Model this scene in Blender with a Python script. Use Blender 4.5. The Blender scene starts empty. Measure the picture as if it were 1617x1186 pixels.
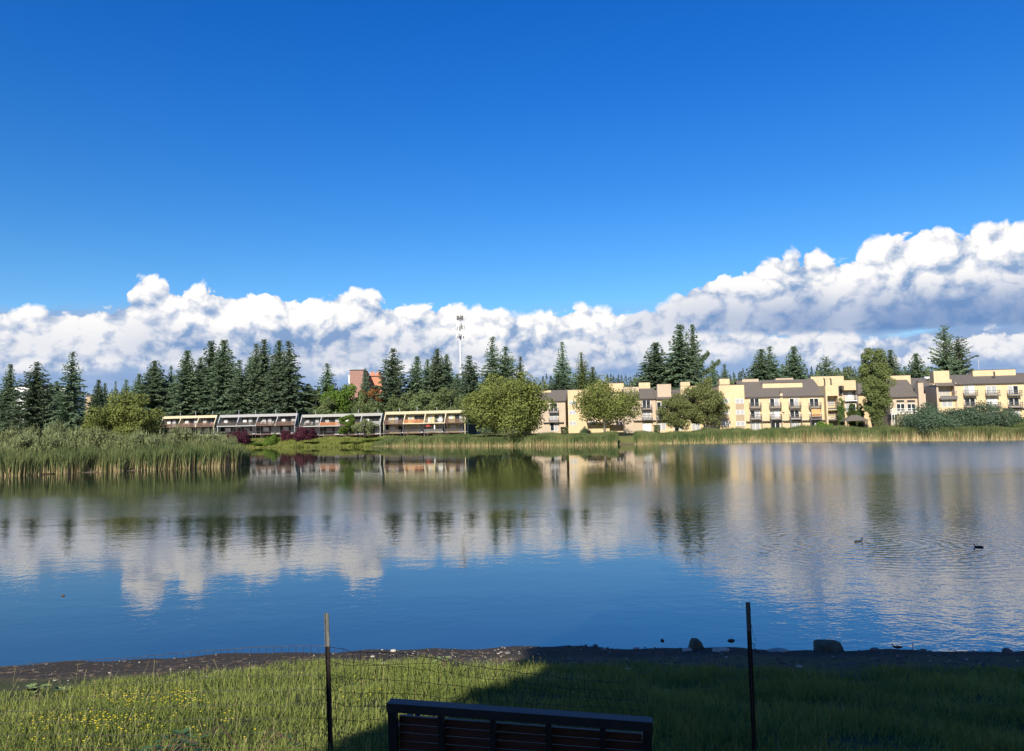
import bpy, math, random
import numpy as np
from mathutils import Vector, Matrix, Euler
PI = math.pi
sc = bpy.context.scene
COL = sc.collection
# ---------------------------------------------------------------- camera
CAMH = 3.7
FPX, W, H = 1168.0, 1617.0, 1186.0
cam_d = bpy.data.cameras.new("camera"); cam = bpy.data.objects.new("camera", cam_d); COL.objects.link(cam)
cam_d.sensor_width = 36.0; cam_d.lens = 36.0 * FPX / W
cam_d.clip_start = 0.05; cam_d.clip_end = 20000
CR = Matrix.Rotation(math.radians(90 + 4.21), 3, 'X') @ Matrix.Rotation(math.radians(-1.07), 3, 'Z')
cam.matrix_world = Matrix.Translation((0, 0, CAMH)) @ CR.to_4x4()
sc.camera = cam

def ray(px, py):
    d = CR @ Vector(((px - W / 2) / FPX, (H / 2 - py) / FPX, -1.0))
    return d.normalized()
def at(px, py, Y):
    d = ray(px, py); return Vector((0, 0, CAMH)) + d * (Y / d.y)
def onz(px, py, z=0.0):
    d = ray(px, py); return Vector((0, 0, CAMH)) + d * ((z - CAMH) / d.z)
def azel(px, py):
    d = ray(px, py); return math.degrees(math.atan2(d.x, d.y)), math.degrees(math.asin(d.z))

# ---------------------------------------------------------------- light
SUN_EL, SUN_AZ = 32.0, 196.0      # azimuth clockwise from +Y: behind the camera, a little to its left
sc.view_settings.view_transform = 'Standard'; sc.view_settings.look = 'None'
sc.view_settings.gamma = 1.0; sc.view_settings.exposure = 0.7; sc.view_settings.use_curve_mapping = False
sa, se = math.radians(SUN_AZ), math.radians(SUN_EL)
SUNV = Vector((math.sin(sa) * math.cos(se), math.cos(sa) * math.cos(se), math.sin(se)))
sl = bpy.data.lights.new("sun", 'SUN'); so = bpy.data.objects.new("sun", sl); COL.objects.link(so)
sl.energy = 4.7; sl.angle = math.radians(0.5); sl.color = (1.0, 0.93, 0.82)
so.rotation_euler = SUNV.to_track_quat('Z', 'Y').to_euler(); so.location = (0, 0, 60)
sc.cycles.max_bounces = 6; sc.cycles.transparent_max_bounces = 6
sc.cycles.diffuse_bounces = 2; sc.cycles.glossy_bounces = 3
sc.cycles.use_denoising = True

# ---------------------------------------------------------------- node helpers
class NT:
    def __init__(s, tree): s.t = tree
    def node(s, typ, **kw):
        n = s.t.nodes.new(typ)
        for k, v in kw.items(): setattr(n, k, v)
        return n
    def put(s, sock, v):
        if isinstance(v, E): s.t.links.new(v.s, sock)
        elif isinstance(v, bpy.types.NodeSocket): s.t.links.new(v, sock)
        else: sock.default_value = v
    def m(s, op, a, b=0.0, c=0.0, clamp=False):
        n = s.node('ShaderNodeMath', operation=op, use_clamp=clamp)
        s.put(n.inputs[0], a); s.put(n.inputs[1], b)
        if len(n.inputs) > 2: s.put(n.inputs[2], c)
        return E(s, n.outputs[0])
    def smooth(s, x, lo, hi, a=0.0, b=1.0):
        n = s.node('ShaderNodeMapRange', interpolation_type='SMOOTHSTEP')
        for i, v in zip((0, 1, 2, 3, 4), (x, lo, hi, a, b)): s.put(n.inputs[i], v)
        return E(s, n.outputs[0])
    def lin(s, x, lo, hi, a=0.0, b=1.0):
        n = s.node('ShaderNodeMapRange')
        for i, v in zip((0, 1, 2, 3, 4), (x, lo, hi, a, b)): s.put(n.inputs[i], v)
        return E(s, n.outputs[0])
    def mix(s, f, a, b, blend='MIX'):
        n = s.node('ShaderNodeMix', data_type='RGBA', blend_type=blend)
        for i, v in ((0, f), (6, a), (7, b)):
            if isinstance(v, tuple) and len(v) == 3: v = v + (1.0,)
            s.put(n.inputs[i], v)
        return E(s, n.outputs[2])
    def xyz(s, a, b, c):
        n = s.node('ShaderNodeCombineXYZ')
        for i, v in enumerate((a, b, c)): s.put(n.inputs[i], v)
        return E(s, n.outputs[0])
    def noise(s, vec, scale, detail=2.0, rough=0.5, dist=0.0, dim='3D', out=0):
        n = s.node('ShaderNodeTexNoise', noise_dimensions=dim)
        if vec is not None: s.put(n.inputs['Vector'], vec)
        s.put(n.inputs['Scale'], scale); s.put(n.inputs['Detail'], detail); s.put(n.inputs['Roughness'], rough); s.put(n.inputs['Distortion'], dist)
        return E(s, n.outputs[out])
    def ramp(s, f, pts):
        n = s.node('ShaderNodeValToRGB'); s.put(n.inputs[0], f)
        e = n.color_ramp.elements
        while len(e) < len(pts): e.new(0.5)
        for i, (p, c) in enumerate(pts):
            e[i].position = p; e[i].color = tuple(c) + (1.0,) if len(c) == 3 else c
        return E(s, n.outputs[0])
    def curve(s, x, pts):
        n = s.node('ShaderNodeFloatCurve'); s.put(n.inputs[1], x)
        c = n.mapping.curves[0]
        while len(c.points) < len(pts): c.points.new(0.5, 0.5)
        for p, q in zip(c.points, pts): p.location = q
        n.mapping.update()
        return E(s, n.outputs[0])
class E:
    def __init__(s, nt, sock): s.n, s.s = nt, sock
    def __add__(s, o): return s.n.m('ADD', s, o)
    __radd__ = __add__
    def __sub__(s, o): return s.n.m('SUBTRACT', s, o)
    def __rsub__(s, o): return s.n.m('SUBTRACT', o, s)
    def __mul__(s, o): return s.n.m('MULTIPLY', s, o)
    __rmul__ = __mul__
    def __truediv__(s, o): return s.n.m('DIVIDE', s, o)
    def clamp(s): return s.n.m('ADD', s, 0.0, clamp=True)

# ---------------------------------------------------------------- sky with its clouds
world = bpy.data.worlds.new("World"); sc.world = world; world.use_nodes = True
wt = world.node_tree; wt.nodes.clear(); wn = NT(wt)
def build_sky():
    n = wn
    sky = n.node('ShaderNodeTexSky', sky_type='NISHITA'); sky.sun_disc = False
    sky.sun_elevation = se; sky.sun_rotation = sa; sky.air_density = 1.0; sky.dust_density = 0.2; sky.ozone_density = 2.5
    tc = n.node('ShaderNodeTexCoord'); sp = n.node('ShaderNodeSeparateXYZ'); n.put(sp.inputs[0], tc.outputs['Generated'])
    x, y, z = (E(n, o) for o in sp.outputs)
    u = n.m('ARCTAN2', x, y) * 5.7296              # ten degrees of azimuth
    v = n.m('ARCSINE', z) * 5.7296                 # ten degrees of height
    un = u / 9.0 + 0.5
    # deep clear blue: same sky, richer
    hs = n.node('ShaderNodeHueSaturation'); n.put(hs.inputs['Color'], sky.outputs[0])
    hs.inputs['Saturation'].default_value = 1.42; hs.inputs['Hue'].default_value = 0.503
    skyc = n.mix(1.0, E(n, hs.outputs[0]), n.ramp(n.lin(v, 0.0, 4.0), [(0.0, (.84, .90, .96)), (.3, (.82, .92, 1.02)), (.62, (.70, .86, 1.16)), (1.0, (.66, .80, 1.26))]), 'MULTIPLY')
    bg = n.node('ShaderNodeBackground'); n.put(bg.inputs[0], skyc); bg.inputs[1].default_value = 0.088
    # one group: puffy field
    def field(uu, vv, seed, scale):
        p = n.xyz(uu + seed * 3.7, vv * 1.2, 0.0)
        w = n.noise(p, 1.3 * scale, 3.0, 0.55, out=1, dim='2D')
        vm = n.node('ShaderNodeVectorMath', operation='MULTIPLY_ADD'); n.put(vm.inputs[0], w); vm.inputs[1].default_value = (0.34 / scale,) * 3; n.put(vm.inputs[2], p)
        vo = n.node('ShaderNodeTexVoronoi', feature='SMOOTH_F1', voronoi_dimensions='2D')
        n.put(vo.inputs['Vector'], E(n, vm.outputs[0])); vo.inputs['Scale'].default_value = 2.3 * scale
        vo.inputs['Detail'].default_value = 3.2; vo.inputs['Roughness'].default_value = 0.50; vo.inputs['Lacunarity'].default_value = 2.15
        vo.inputs['Smoothness'].default_value = 0.42; vo.normalize = True
        return 1.0 - E(n, vo.outputs['Distance'])
    def top(pts):
        q = []
        for px, py in pts:
            a, e = azel(px, py); q.append(((a / 10) / 9.0 + 0.5, e / 40.0))
        q = [(0.0, q[0][1])] + q + [(1.0, q[-1][1])]
        return n.curve(un, q) * 4.0
    def layer(pts, base, seed, scale, amp, edge, lit, shade, depth, k, soft=0.0, floor=None, lowk=1.9, deepk=0.10, darkk=0.85, bsoft=0.10):
        T = top(pts)
        B = field(u, v, seed, scale); B2 = field(u - 0.10 / scale * 0.75, v + 0.10 / scale, seed, scale)
        B3 = field(u - 0.30 / scale * 0.75, v + 0.30 / scale, seed + 0.0, scale)
        big = n.noise(n.xyz(u, v * 1.6, seed + 7.0), 1.15 * scale, 3.0, 0.5)
        D = (T - v) / amp + (B - 0.60) * 1.7 + (big - 0.5) * 0.5
        a = n.smooth(D, 0.0, edge) * n.smooth(T - v + (B - .6) * .25, -0.03, 0.03)
        relief = (B - B2) * k + (B - B3) * (k * 0.6)
        rim = n.smooth((T - v) / depth, 0.55, 0.0)
        deep = n.smooth((T - v) / depth, 0.2, 1.25)
        s = (0.565 + relief + rim * 0.24 + (big - 0.5) * lowk * (1.0 - rim * 0.7) + (B - 0.62) * 0.9 - deep * deepk).clamp()
        col = n.mix(s, shade, lit)
        if base is not None:
            Bs = top(base)
            d2 = v - Bs + (big - 0.5) * bsoft * 1.6 + (B - .62) * bsoft
            bottom = n.smooth(d2, -0.02, bsoft)
            a = a * bottom
            dark = n.smooth(d2, 0.10, 0.42 if floor is None else floor, 1.0, 0.0)
            col = n.mix(dark * n.smooth(T - Bs, 0.15, 0.8, 0.4, 1.0) * darkk, col, (0.13, 0.26, 0.53))
        return a, col
    WHITE = (1.06, 1.03, 1.0); SH = (0.28, 0.41, 0.64)
    layers = []
    # pale low veil near the horizon
    hz = n.smooth(v + (n.noise(n.xyz(u * 0.7, v * 4.0, 3.3), 1.6, 4.0, 0.55) - 0.5) * 0.55, 0.55, 0.05)
    veil_c = n.mix(n.noise(n.xyz(u, v * 4.2, 9.1), 1.5, 4.0, 0.5), (0.17, 0.34, 0.66), (0.42, 0.57, 0.80))
    layers.append((hz * 0.9, veil_c))
    # flat grey-blue decks low down
    d0 = n.noise(n.xyz(u * 0.55, v * 3.0, 1.7), 1.5, 5.0, 0.6)
    deck = n.smooth(d0 + (1.05 - v) * 0.55, 0.52, 0.72) * n.smooth(v, 1.0, 0.75)
    layers.append((deck, n.mix(n.noise(n.xyz(u, v * 3.0, 2.2), 2.4, 4.0, 0.6), (0.15, 0.29, 0.58), (0.46, 0.58, 0.78))))
    # back row of small puffs
    layers.append(layer([(-300, 560), (0, 548), (100, 540), (200, 530), (330, 545), (450, 520), (560, 535), (640, 560), (760, 540), (900, 545), (1000, 548), (1080, 545), (1140, 528), (1190, 522), (1240, 530), (1300, 522), (1370, 545), (1450, 560), (1520, 538), (1580, 528), (1617, 535), (1900, 560)],
                        [(-300, 610), (0, 600), (300, 590), (600, 600), (900, 590), (1190, 566), (1400, 590), (1560, 566), (1617, 570), (1900, 600)], 4.2, 2.6, 0.30, 0.16, WHITE, (0.36, 0.47, 0.68), 0.42, 2.2, lowk=1.0, deepk=-0.05, darkk=0.5))
    # main bank
    layers.append(layer([(-300, 520), (-100, 505), (0, 500), (60, 494), (130, 500), (170, 492), (205, 462), (247, 446), (285, 466), (320, 458), (365, 470), (430, 465), (500, 474), (580, 466), (625, 490), (700, 487), (770, 496), (830, 506), (880, 496), (925, 491), (980, 502), (1040, 505), (1100, 520), (1300, 540), (1617, 548), (1900, 560)],
                        [(-300, 575), (0, 572), (200, 570), (420, 585), (620, 575), (760, 590), (950, 585), (1100, 556), (1617, 560), (1900, 560)], 1.3, 1.9, 0.30, 0.10, WHITE, SH, 0.75, 2.3, darkk=0.55))
    # the big cloud at the right
    layers.append(layer([(-300, 900), (600, 800), (900, 640), (960, 540), (1000, 506), (1050, 488), (1080, 462), (1130, 444), (1180, 434), (1220, 415), (1285, 402), (1330, 420), (1380, 385), (1440, 366), (1480, 371), (1520, 372), (1560, 362), (1617, 356), (1700, 365), (1900, 400)],
                        [(-300, 540), (900, 540), (1000, 535), (1100, 530), (1250, 528), (1400, 526), (1617, 515), (1900, 500)], 6.1, 1.7, 0.34, 0.10, WHITE, SH, 1.15, 2.4, floor=0.46, lowk=1.5, deepk=0.16, bsoft=0.045, darkk=0.95))
    # white veil of half-clear air just above the clouds is left to the sky itself
    sh = bg.outputs[0]; colr = None; al = None
    for a, c in layers:
        b = n.node('ShaderNodeBackground'); n.put(b.inputs[0], c); b.inputs[1].default_value = 0.63
        ms = n.node('ShaderNodeMixShader'); n.put(ms.inputs[0], a); wt.links.new(sh, ms.inputs[1]); wt.links.new(b.outputs[0], ms.inputs[2]); sh = ms.outputs[0]
    out = n.node('ShaderNodeOutputWorld'); wt.links.new(sh, out.inputs[0])
build_sky()
world.cycles.sampling_method = 'MANUAL'; world.cycles.sample_map_resolution = 512
# ---------------------------------------------------------------- objects, tags, meshes
def tag(o, label=None, cat=None, group=None, kind=None):
    for k, v in (('label', label), ('category', cat), ('group', group), ('kind', kind)):
        if v is not None: o[k] = v
    return o
def empty(name, loc=(0, 0, 0), rz=0.0, parent=None):
    o = bpy.data.objects.new(name, None); COL.objects.link(o); o.location = loc; o.rotation_euler = (0, 0, rz); o.empty_display_size = 0.3
    if parent: o.parent = parent
    return o
class MB:
    def __init__(s): s.v = []; s.f = []; s.mi = []; s.cur = 0
    def add(s, vs, fs):
        b = len(s.v); s.v += [tuple(p) for p in vs]; s.f += [tuple(b + i for i in f) for f in fs]; s.mi += [s.cur] * len(fs); return s
    def box(s, x0, x1, y0, y1, z0, z1):
        return s.hexa([(x0, y0, z0), (x1, y0, z0), (x1, y1, z0), (x0, y1, z0), (x0, y0, z1), (x1, y0, z1), (x1, y1, z1), (x0, y1, z1)])
    def hexa(s, p):
        return s.add(p, [(0, 3, 2, 1), (4, 5, 6, 7), (0, 1, 5, 4), (1, 2, 6, 5), (2, 3, 7, 6), (3, 0, 4, 7)])
    def prism(s, poly, x0, x1):            # polygon in (y, z), counter-clockwise seen from +x, swept along x
        n = len(poly); vs = [(x0, y, z) for y, z in poly] + [(x1, y, z) for y, z in poly]
        return s.add(vs, [tuple(range(n))[::-1], tuple(range(n, 2 * n))] + [(i, (i + 1) % n, n + (i + 1) % n, n + i) for i in range(n)])
    def tube(s, p0, p1, r0, r1=None, n=6, cap=True):
        p0, p1 = Vector(p0), Vector(p1); r1 = r0 if r1 is None else r1
        d = (p1 - p0)
        if d.length < 1e-6: return s
        d.normalize(); a = d.orthogonal().normalized(); b = d.cross(a)
        vs = [p + (a * math.cos(2 * PI * i / n) + b * math.sin(2 * PI * i / n)) * r for p, r in ((p0, r0), (p1, r1)) for i in range(n)]
        fs = [(i, (i + 1) % n, n + (i + 1) % n, n + i) for i in range(n)]
        if cap: fs += [tuple(range(n))[::-1], tuple(range(n, 2 * n))]
        return s.add(vs, fs)
    def path(s, pts, radii, n=6):
        pts = [Vector(p) for p in pts]; rings = []; a = None
        for i, p in enumerate(pts):
            d = (pts[min(i + 1, len(pts) - 1)] - pts[max(i - 1, 0)]).normalized()
            a = d.orthogonal().normalized() if a is None else (a - d * a.dot(d)).normalized()
            b = d.cross(a); r = radii[i] if hasattr(radii, '__len__') else radii
            rings.append([p + (a * math.cos(2 * PI * j / n) + b * math.sin(2 * PI * j / n)) * r for j in range(n)])
        vs = [q for R in rings for q in R]; m = len(rings)
        fs = [(i * n + j, i * n + (j + 1) % n, (i + 1) * n + (j + 1) % n, (i + 1) * n + j) for i in range(m - 1) for j in range(n)]
        return s.add(vs, fs + [tuple(range(n))[::-1], tuple(range((m - 1) * n, m * n))])
    def build(s, name, mats, parent=None, smooth=False):
        me = bpy.data.meshes.new(name); me.from_pydata(s.v, [], s.f)
        for m in (mats if isinstance(mats, (list, tuple)) else [mats]): me.materials.append(m)
        if any(s.mi): me.polygons.foreach_set('material_index', s.mi)
        if smooth: me.polygons.foreach_set('use_smooth', [True] * len(s.f))
        me.update(); o = bpy.data.objects.new(name, me); COL.objects.link(o)
        if parent: o.parent = parent
        return o
def np_mesh(name, V, k, mats, parent=None, tint=None, smooth=False, faces=None, link=True, mi=None):
    """V: (n*k, 3) vertices, every k of them one face (or explicit faces (m, k))"""
    V = np.asarray(V, dtype=np.float32).reshape(-1, 3)
    F = np.arange(len(V), dtype=np.int32).reshape(-1, k) if faces is None else np.asarray(faces, dtype=np.int32)
    me = bpy.data.meshes.new(name); me.vertices.add(len(V)); me.vertices.foreach_set('co', V.ravel())
    me.loops.add(F.size); me.loops.foreach_set('vertex_index', F.ravel())
    me.polygons.add(len(F)); me.polygons.foreach_set('loop_start', np.arange(0, F.size, F.shape[1], dtype=np.int32))
    for m in (mats if isinstance(mats, (list, tuple)) else [mats]): me.materials.append(m)
    if mi is not None: me.polygons.foreach_set('material_index', np.asarray(mi, dtype=np.int32))
    if smooth: me.polygons.foreach_set('use_smooth', np.ones(len(F), dtype=bool))
    if tint is not None:
        at_ = me.attributes.new('tint', 'FLOAT', 'POINT'); at_.data.foreach_set('value', np.asarray(tint, dtype=np.float32))
    me.update(); me.validate()
    o = bpy.data.objects.new(name, me)
    if link: COL.objects.link(o)
    if parent: o.parent = parent
    return o
def kids(o): return [c for c in bpy.data.objects if c.parent is o]
TREEKIDS = {}
def copy_tree(o, parent=None):
    c = o.copy(); COL.objects.link(c); c.parent = parent
    for ch in TREEKIDS.get(o.name) or TREEKIDS.setdefault(o.name, kids(o)): copy_tree(ch, c)
    return c

# ---------------------------------------------------------------- materials
MATS = {}
def mat(name, col, rough=0.8, var=0.12, scale=3.0, metal=0.0, bump=0.0, bscale=20.0, spec=0.3, col2=None, stretch=None):
    if name in MATS: return MATS[name]
    m = bpy.data.materials.new(name); m.use_nodes = True; t = m.node_tree; n = NT(t)
    p = t.nodes['Principled BSDF']; p.inputs['Roughness'].default_value = rough; p.inputs['Metallic'].default_value = metal
    p.inputs['Specular IOR Level'].default_value = spec
    tc = t.nodes.new('ShaderNodeTexCoord').outputs['Object']
    if stretch:
        mp = t.nodes.new('ShaderNodeMapping'); mp.inputs['Scale'].default_value = stretch; t.links.new(tc, mp.inputs[0]); tc = mp.outputs[0]
    f = n.noise(tc, scale, 5.0, 0.6)
    f = n.lin(f, 0.3, 0.7)
    c1 = tuple(max(0, c * (1 - var)) for c in col); c2 = col2 or tuple(c * (1 + var) for c in col)
    n.put(p.inputs['Base Color'], n.mix(f, c1, c2))
    if bump:
        b = t.nodes.new('ShaderNodeBump'); b.inputs['Strength'].default_value = bump; b.inputs['Distance'].default_value = 0.05
        n.put(b.inputs['Height'], n.noise(tc, bscale, 4.0, 0.6)); t.links.new(b.outputs[0], p.inputs['Normal'])
    MATS[name] = m; return m
def leaf_mat(name, dark, light, trans=0.25, objvar=0.25, nscale=0.35, tipcol=None, rough=0.6):
    m = bpy.data.materials.new(name); m.use_nodes = True; t = m.node_tree; t.nodes.clear(); n = NT(t)
    oi = t.nodes.new('ShaderNodeObjectInfo'); tc = t.nodes.new('ShaderNodeTexCoord')
    a = t.nodes.new('ShaderNodeAttribute'); a.attribute_name = 'tint'; tint = E(n, a.outputs['Fac'])
    f = (n.lin(n.noise(tc.outputs['Object'], nscale, 3.0, 0.6), 0.3, 0.7) * 0.45 + tint * 0.55).clamp()
    c = n.mix(f, dark, light)
    if tipcol: c = n.mix(n.smooth(tint, 0.93, 0.99), c, tipcol)
    hs = t.nodes.new('ShaderNodeHueSaturation'); n.put(hs.inputs['Color'], c)
    n.put(hs.inputs['Value'], n.lin(oi.outputs['Random'], 0, 1, 1 - objvar, 1 + objvar)); n.put(hs.inputs['Hue'], n.lin(oi.outputs['Random'], 0, 1, 0.49, 0.507))
    d = t.nodes.new('ShaderNodeBsdfDiffuse'); tr = t.nodes.new('ShaderNodeBsdfTranslucent'); mx = t.nodes.new('ShaderNodeMixShader')
    t.links.new(hs.outputs[0], d.inputs[0]); t.links.new(hs.outputs[0], tr.inputs[0]); mx.inputs[0].default_value = trans
    t.links.new(d.outputs[0], mx.inputs[1]); t.links.new(tr.outputs[0], mx.inputs[2])
    o = t.nodes.new('ShaderNodeOutputMaterial'); t.links.new(mx.outputs[0], o.inputs[0]); return m
M_FIR = leaf_mat('fir_needles', (0.0800, 0.1248, 0.0800), (0.2400, 0.3280, 0.1840), 0.28)
M_CEDAR = leaf_mat('cedar_needles', (0.0840, 0.1190, 0.0392), (0.2100, 0.2590, 0.0910), 0.2)
M_LEAF = leaf_mat('broad_leaves', (0.0975, 0.1235, 0.0312), (0.2600, 0.2860, 0.0845), 0.3, 0.12)
M_LEAFD = leaf_mat('dark_broad_leaves', (0.0743, 0.1107, 0.0432), (0.2025, 0.2497, 0.1013), 0.25, 0.12)
M_LEAFG = leaf_mat('grass_green_leaves', (0.0600, 0.1140, 0.0192), (0.1680, 0.2580, 0.0504), 0.3, 0.15)
M_SCRUB = leaf_mat('willow_scrub_leaves', (0.1063, 0.1375, 0.0525), (0.2937, 0.3250, 0.1562), 0.25, 0.15)
M_PURPLE = leaf_mat('purple_leaves', (0.0420, 0.0140, 0.0224), (0.1050, 0.0364, 0.0490), 0.2, 0.1)
M_AUTUMN = leaf_mat('turning_leaves', (0.1000, 0.0850, 0.0200), (0.3000, 0.1400, 0.0500), 0.3, 0.1)
M_BARK = mat('bark', (0.085, 0.065, 0.048), 0.95, 0.35, 4, bump=0.5, bscale=8)
M_BARKG = mat('grey_bark', (0.16, 0.14, 0.115), 0.95, 0.3, 4, bump=0.5, bscale=8)
M_STUCCO = mat('cream_stucco', (0.53, 0.41, 0.24), 0.9, 0.09, 0.6, bump=0.25, bscale=30)
M_STUCCO2 = mat('tan_stucco', (0.43, 0.345, 0.245), 0.9, 0.06, 0.5, bump=0.25, bscale=30)
M_STUCCO3 = mat('brown_tan_panel', (0.34, 0.26, 0.165), 0.9, 0.06, 0.5)
M_ROOF = mat('brown_shingles', (0.125, 0.108, 0.088), 0.95, 0.16, 1.2, bump=0.5, bscale=14, stretch=(1, 1, 6))
M_TRIMD = mat('dark_trim', (0.06, 0.052, 0.046), 0.7, 0.2, 2)
M_GREY = mat('grey_painted_wood', (0.125, 0.12, 0.115), 0.8, 0.15, 2)
M_WHITE = mat('white_paint', (0.62, 0.61, 0.58), 0.6, 0.06, 2)
M_GLASS = mat('dark_window_glass', (0.020, 0.024, 0.028), 0.06, 0.2, 1, spec=0.8)
M_CURT = mat('curtained_window', (0.34, 0.34, 0.325), 0.35, 0.12, 6, stretch=(8, 1, 0.3))
M_BLIND = mat('orange_blind', (0.60, 0.32, 0.13), 0.8, 0.1, 3)
M_METAL = mat('galvanised_metal', (0.55, 0.56, 0.56), 0.45, 0.15, 3, metal=0.5)
M_CONC = mat('pale_concrete', (0.42, 0.38, 0.32), 0.9, 0.15, 2)
# ---------------------------------------------------------------- terrain and lake
def lerp_pts(x, pts):
    return np.interp(x, [p[0] for p in pts], [p[1] for p in pts])
NEARS = [(lambda q: (q.x, q.y))(onz(a, b)) for a, b in ((-60, 1056), (0, 1051), (150, 1045), (270, 1039), (400, 1031), (520, 1027), (650, 1025), (800, 1022), (1000, 1023), (1100, 1022), (1250, 1024), (1400, 1027), (1520, 1029), (1617, 1028), (1700, 1028))]
SHORE = [(-320, 60), (-230, 200), (-190, 228), (-110, 221), (-75, 215), (-35, 197), (0, 174), (13, 167), (54, 163), (76, 154), (95, 143), (125, 126), (170, 100), (230, 60), (300, 20)]
rng0 = np.random.default_rng(5)
_ph = rng0.uniform(0, 6.28, 24); _fr = rng0.uniform(0.3, 2.6, 24); _an = rng0.uniform(0, 6.28, 24)
def lump(x, y, f=1.0):
    s = 0
    for p, q, a in zip(_ph, _fr, _an): s = s + np.sin((x * np.cos(a) + y * np.sin(a)) * q * f + p) / (1 + q * 2)
    return s / 6.0
def sstep(x, a, b):
    t = np.clip((x - a) / (b - a), 0, 1); return t * t * (3 - 2 * t)
PEN = [(-125, 66), (-95, 70), (-66, 72.5), (-51, 75), (-45, 80.5), (-39, 84), (-33.2, 88.5), (-34.5, 96), (-40, 104), (-55, 112), (-80, 120), (-125, 130)]
def in_poly_dist(x, y, P):
    """signed distance, positive inside"""
    x = np.asarray(x, float); y = np.asarray(y, float); d = np.full(x.shape, 1e9); ins = np.zeros(x.shape, bool)
    n = len(P)
    for i in range(n):
        (ax, ay), (bx, by) = P[i], P[(i + 1) % n]
        t = np.clip(((x - ax) * (bx - ax) + (y - ay) * (by - ay)) / ((bx - ax) ** 2 + (by - ay) ** 2), 0, 1)
        d = np.minimum(d, np.hypot(x - ax - t * (bx - ax), y - ay - t * (by - ay)))
        c = ((ay > y) != (by > y)) & (x < (bx - ax) * (y - ay) / ((by - ay) or 1e-9) + ax); ins ^= c
    return np.where(ins, d, -d)
def ground(x, y):
    x = np.asarray(x, float); y = np.asarray(y, float)
    ns = lerp_pts(x, NEARS) + 0.05 * np.sin(x * 0.9 + 1) + 0.06 * np.sin(x * 2.3) + 0.05 * np.sin(x * 5.1 + 2)      # near water's edge
    ns = ns + sstep(np.abs(x), 18, 200) * 40
    t = ns - y
    near = np.where(t > 0, 0.13 * t + 0.07 * (1 - np.exp(-t * 0.55)) + 0.035 * np.clip(t - 1.5, 0, 4.9), 0.28 * t)
    near = np.where(t > 6.4, 0.13 * 6.4 + 0.24 + 0.16 * (t - 6.4) - 0.02 * np.clip(t - 9, 0, 60), near)
    near = near + np.where(t > 0, 0.045 * lump(x * 1.0, y, 1.3) * sstep(t, 0, 1.5), 0)
    near = np.maximum(near, -2.5)
    S = lerp_pts(x, SHORE) + 1.2 * np.sin(x * 0.13) + 0.5 * np.sin(x * 0.41)
    q = y - S
    far = np.where(q > 0, 1.7 * sstep(q, 0, 7) + 0.9 * sstep(q, 7, 40), 0.15 * q)
    hill = 0.065 * np.clip(y - 300, 0, 900) * (0.35 + 0.65 * sstep(x, -120, 150)) + sstep(y, 320, 600) * 3 * np.sin(x * 0.011 + y * .004)
    far = np.maximum(far, -2.5) + np.clip(hill, 0, 60)
    pd = in_poly_dist(x, y, PEN)
    pen = np.where(pd > 0, 0.15 + 0.9 * sstep(pd, 0, 10), pd * 0.2)
    pen = np.maximum(pen, -2.5)
    return np.maximum(np.maximum(near, far), pen)
def gz(x, y): return float(ground(np.array([x]), np.array([y]))[0])
def axis(segs):
    out = []
    for a, b, st in segs: out += list(np.arange(a, b - st * 0.01, st))
    out.append(segs[-1][1]); return np.array(out)
gx = axis([(-6000, -800, 650), (-800, -240, 40), (-240, -60, 6), (-60, -14, 2.0), (-14, 14, 0.28), (14, 60, 2.0), (60, 240, 6), (240, 800, 40), (800, 6000, 650)])
gy = axis([(-400, -40, 40), (-40, 0, 4), (0, 5, 0.6), (5, 13.4, 0.16), (13.4, 20, 1.2), (20, 240, 3.0), (240, 400, 10), (400, 1400, 50), (1400, 9000, 600)])
X, Y = np.meshgrid(gx, gy); Z = ground(X, Y)
nx, ny = len(gx), len(gy)
idx = np.arange(nx * ny).reshape(ny, nx)
F = np.stack([idx[:-1, :-1], idx[:-1, 1:], idx[1:, 1:], idx[1:, :-1]], -1).reshape(-1, 4)
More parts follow.
